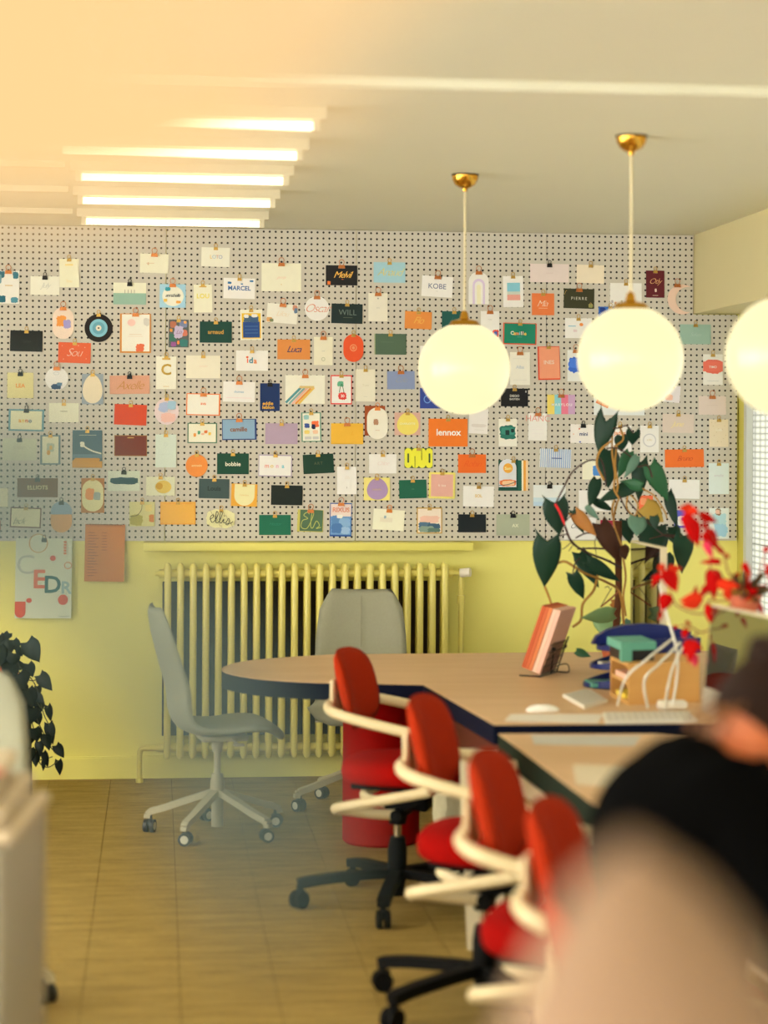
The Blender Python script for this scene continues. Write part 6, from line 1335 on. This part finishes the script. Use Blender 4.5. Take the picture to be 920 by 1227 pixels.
# hair: cap hugging the skull plus a bun on the crown
g = MB(); Hh_ = MB(); Hh_.ball((0, 0, 0), (.103, .086, .117), 30, 22)
keep = []
for q in Hh_.v:
    q.x -= .012; q.z += .006
def ishair(c): return not (c.x > .048 and c.z < .075) and not (c.z < -.035 and c.x > -.035) and c.z > -.045 and not (abs(c.y) > .05 and c.x > -.03 and c.z < -.005)
fs = [f for f in Hh_.f if ishair(sum((Hh_.v[i] for i in f), Vector()) / len(f))]
used = sorted({i for f in fs for i in f}); mp_ = {i: k for k, i in enumerate(used)}
rr = random.Random(9)
g.add([HM @ (Hh_.v[i] * (1 + rr.uniform(-.012, .02))) + hc for i in used], [tuple(mp_[i] for i in f) for f in fs])
ho = g.build('hair', hairm, per, smooth=180); md = ho.modifiers.new('t', 'SOLIDIFY'); md.thickness = .014; md.offset = -1; ho.modifiers.new('ss', 'SUBSURF').levels = 1
g = MB(); bc = HM @ Vector((-.075, 0, .085)) + hc
for k in range(4):
    a = k * PI / 4; ax = Matrix.Rotation(a, 3, fdir) @ crown; bx_ = Matrix.Rotation(PI / 3 + k, 3, crown) @ fdir
    pts_ = [bc + (ax * math.cos(t) + bx_ * math.sin(t)) * .026 for t in [2 * PI * i / 20 for i in range(20)]]
    g.tube(pts_, .02, 10, closed=True)
g.build('hair_bun', hairm, per)
# loose nape hair strands
g = MB()
for k in range(14):
    s = rr.uniform(-.05, .05); p0 = HM @ Vector((-.09, s, -.02 + rr.uniform(-.02, .02))) + hc; p1 = HM @ Vector((-.10 - rr.uniform(0, .012), s * 1.2, -.07)) + hc; p2 = HM @ Vector((-.08 - rr.uniform(0, .02), s, -.105)) + hc
    g.tube(spline([p0, p1, p2], 4), .0022, 5)
g.build('loose_strands', mat('light_brown_strand', (120, 76, 40), rough=.6), per)
task_chair(.50, 3.55, -6, 165, 'red task chair the person in black sits on')

# ================================================================== FOREGROUND, FAR OUT OF FOCUS
DF = 1.12
fc = PD(755, 1006, DF); 
fl = thing('floor_lamp', (fc.x, fc.y, 0), 'cream dome shade on a standing lamp, large and blurred in the lower right', 'lamp')
shade = mat('cream_shade', (140, 112, 88), rough=.8, var=.02)
g = MB(); prof = []
for k in range(15):
    t = k / 14; h_ = .36 * t; prof.append((.001 + .080 * (h_ / .105) ** .62 if h_ > 0 else .002, -h_))
inner = [(r * .97 - .001, z - .001) for r, z in prof[::-1] if r > .02]
g.lathe(prof + inner, (0, 0, 0), 40, Matrix.Rotation(math.radians(-6), 3, Vector(FW)), cap=False)
g.v = [q + fc for q in g.v]; g.build('lamp_shade', shade, fl)
g = MB(); g.tube([(fc.x, fc.y, fc.z - .02), (fc.x, fc.y, .02)], .010, 12); g.build('pole', blackm, fl)
g = MB(); g.lathe([(.15, 0), (.15, .012), (.02, .022)], (fc.x, fc.y, 0), 32); g.build('lamp_base', blackm, fl)
# glowing petal strips added for the warm blur, upper left, close by
petal = bpy.data.materials.new('cream_paper_petal'); petal.use_nodes = True
nt = petal.node_tree; nt.nodes.remove(nt.nodes['Principled BSDF']); out = nt.nodes['Material Output']
df = nt.nodes.new('ShaderNodeBsdfTranslucent'); df.inputs[0].default_value = (.10, .07, .04, 1)
em = nt.nodes.new('ShaderNodeEmission'); em.inputs[0].default_value = (1.0, .67, .31, 1); em.inputs[1].default_value = .68
ad_ = nt.nodes.new('ShaderNodeAddShader'); nt.links.new(df.outputs[0], ad_.inputs[0]); nt.links.new(em.outputs[0], ad_.inputs[1]); nt.links.new(ad_.outputs[0], out.inputs[0])
DT = .62
pc_ = PD(-255, 60, DT + .012)
pp = thing('paper_petal_pendant', (pc_.x, pc_.y, pc_.z), 'large warm paper petal lampshade, a glowing blur across the upper left', 'lamp')
def petal_strip(l, wd, m, name='petal'):
    g = MB(); sp = spline([PD(x, y, d) for x, y, d in l], 6); n = len(sp); vs = []
    for i, p in enumerate(sp):
        T = (sp[min(i + 1, n - 1)] - sp[max(i - 1, 0)]).normalized(); s = T.cross((CAMP - p).normalized()).normalized()
        t = i / (n - 1); w_ = wd[0] + (wd[1] - wd[0]) * t; w_ *= math.sqrt(max(.02, 1 - max(0, (t - .6) / .4) ** 2))
        for j in range(5):
            u = -1 + j / 2; vs.append(p + s * (u * w_) + (p - CAMP).normalized() * (.006 * u * u))
    fs = [(i * 5 + j, i * 5 + j + 1, (i + 1) * 5 + j + 1, (i + 1) * 5 + j) for i in range(n - 1) for j in range(4)]
    g.add(vs, fs); o = g.build(name, m, pp, smooth=180); md = o.modifiers.new('t', 'SOLIDIFY'); md.thickness = .0006; return o
petal_strip([(-260, -60, DT), (0, -55, DT), (250, -70, DT + .01), (560, -75, DT + .02)], (.026, .025), petal)
petal_strip([(-260, 60, DT), (-60, 50, DT + .01), (80, 20, DT), (220, 0, DT - .01)], (.022, .008), petal)
petal_strip([(-240, 120, DT + .02), (-20, 135, DT + .02), (210, 122, DT), (460, 70, DT - .01)], (.025, .013), petal)
petal_strip([(-240, 160, DT + .03), (0, 168, DT + .02), (160, 163, DT + .01), (330, 122, DT)], (.024, .018), petal)
g = MB(); g.ball((pc_.x, pc_.y, pc_.z), (.02, .02, .05), 20, 12); g.build('lamp_holder', whitem, pp)  # holder, cord and canopy only carry the added glowing strips
g = MB(); g.tube([pc_, Vector((pc_.x, pc_.y, HC))], .003, 8); g.build('cord', cordm, pp)
g = MB(); g.lathe([(.04, 0), (.035, -.02), (.006, -.03)], (pc_.x, pc_.y, HC), 24); g.build('canopy', whitem, pp)
# teal blades added close by on the left; their blur stands in for haze
tealm = bpy.data.materials.new('teal_thin_leaf'); tealm.use_nodes = True
b_ = tealm.node_tree.nodes['Principled BSDF']; b_.inputs['Base Color'].default_value = (.045, .085, .09, 1); b_.inputs['Roughness'].default_value = .5
DN = .46
tp0 = PD(-150, 900, DN)
tln = thing('slender_leaf_plant', (tp0.x, tp0.y, 0), 'slender blue-green leaves brushing past close to the lens on the left, fully blurred', 'plant')
def blade(l, w_, m=tealm):
    g = MB(); sp = spline([PD(x, y, d) for x, y, d in l], 5); n = len(sp); vs = []
    for i, p in enumerate(sp):
        T = (sp[min(i + 1, n - 1)] - sp[max(i - 1, 0)]).normalized(); s = T.cross((CAMP - p).normalized()).normalized(); t = i / (n - 1)
        ww = w_ * (.35 + .65 * t) * math.sqrt(max(.03, 1 - max(0, (t - .7) / .3) ** 2))
        for j in range(3): vs.append(p + s * ((j - 1) * ww / 2) + (CAMP - p).normalized() * (.002 * (j == 1)))
    fs = [(i * 3 + j, i * 3 + j + 1, (i + 1) * 3 + j + 1, (i + 1) * 3 + j) for i in range(n - 1) for j in range(2)]
    g.add(vs, fs); o = g.build('leaf_blade', m, tln, smooth=180); md = o.modifiers.new('t', 'SOLIDIFY'); md.thickness = .0006; return o
blade([(-220, 640, DN), (-60, 560, DN), (40, 545, DN), (130, 580, DN)], .023)
blade([(-200, 620, DN), (60, 640, DN), (180, 740, DN), (260, 880, DN), (310, 1000, DN), (345, 1110, DN)], .027)
blade([(-200, 700, DN), (100, 760, DN), (230, 860, DN), (290, 960, DN), (300, 1060, DN)], .012)
g = MB(); g.tube(spline([PD(-200, 620, DN), PD(-240, 900, DN), Vector((tp0.x - .02, tp0.y, .6)), Vector((tp0.x - .03, tp0.y, .28))], 6), .004, 8); g.build('stem', MATS['green_vine'], tln)  # stem and pot added only to carry the haze blades
g = MB(); g.lathe([(.11, 0), (.14, .28), (.15, .28), (.15, .3), (.13, .3), (.12, .26), (.001, .25)], (tp0.x - .03, tp0.y, 0), 28); g.build('pot', MATS['terracotta'], tln)
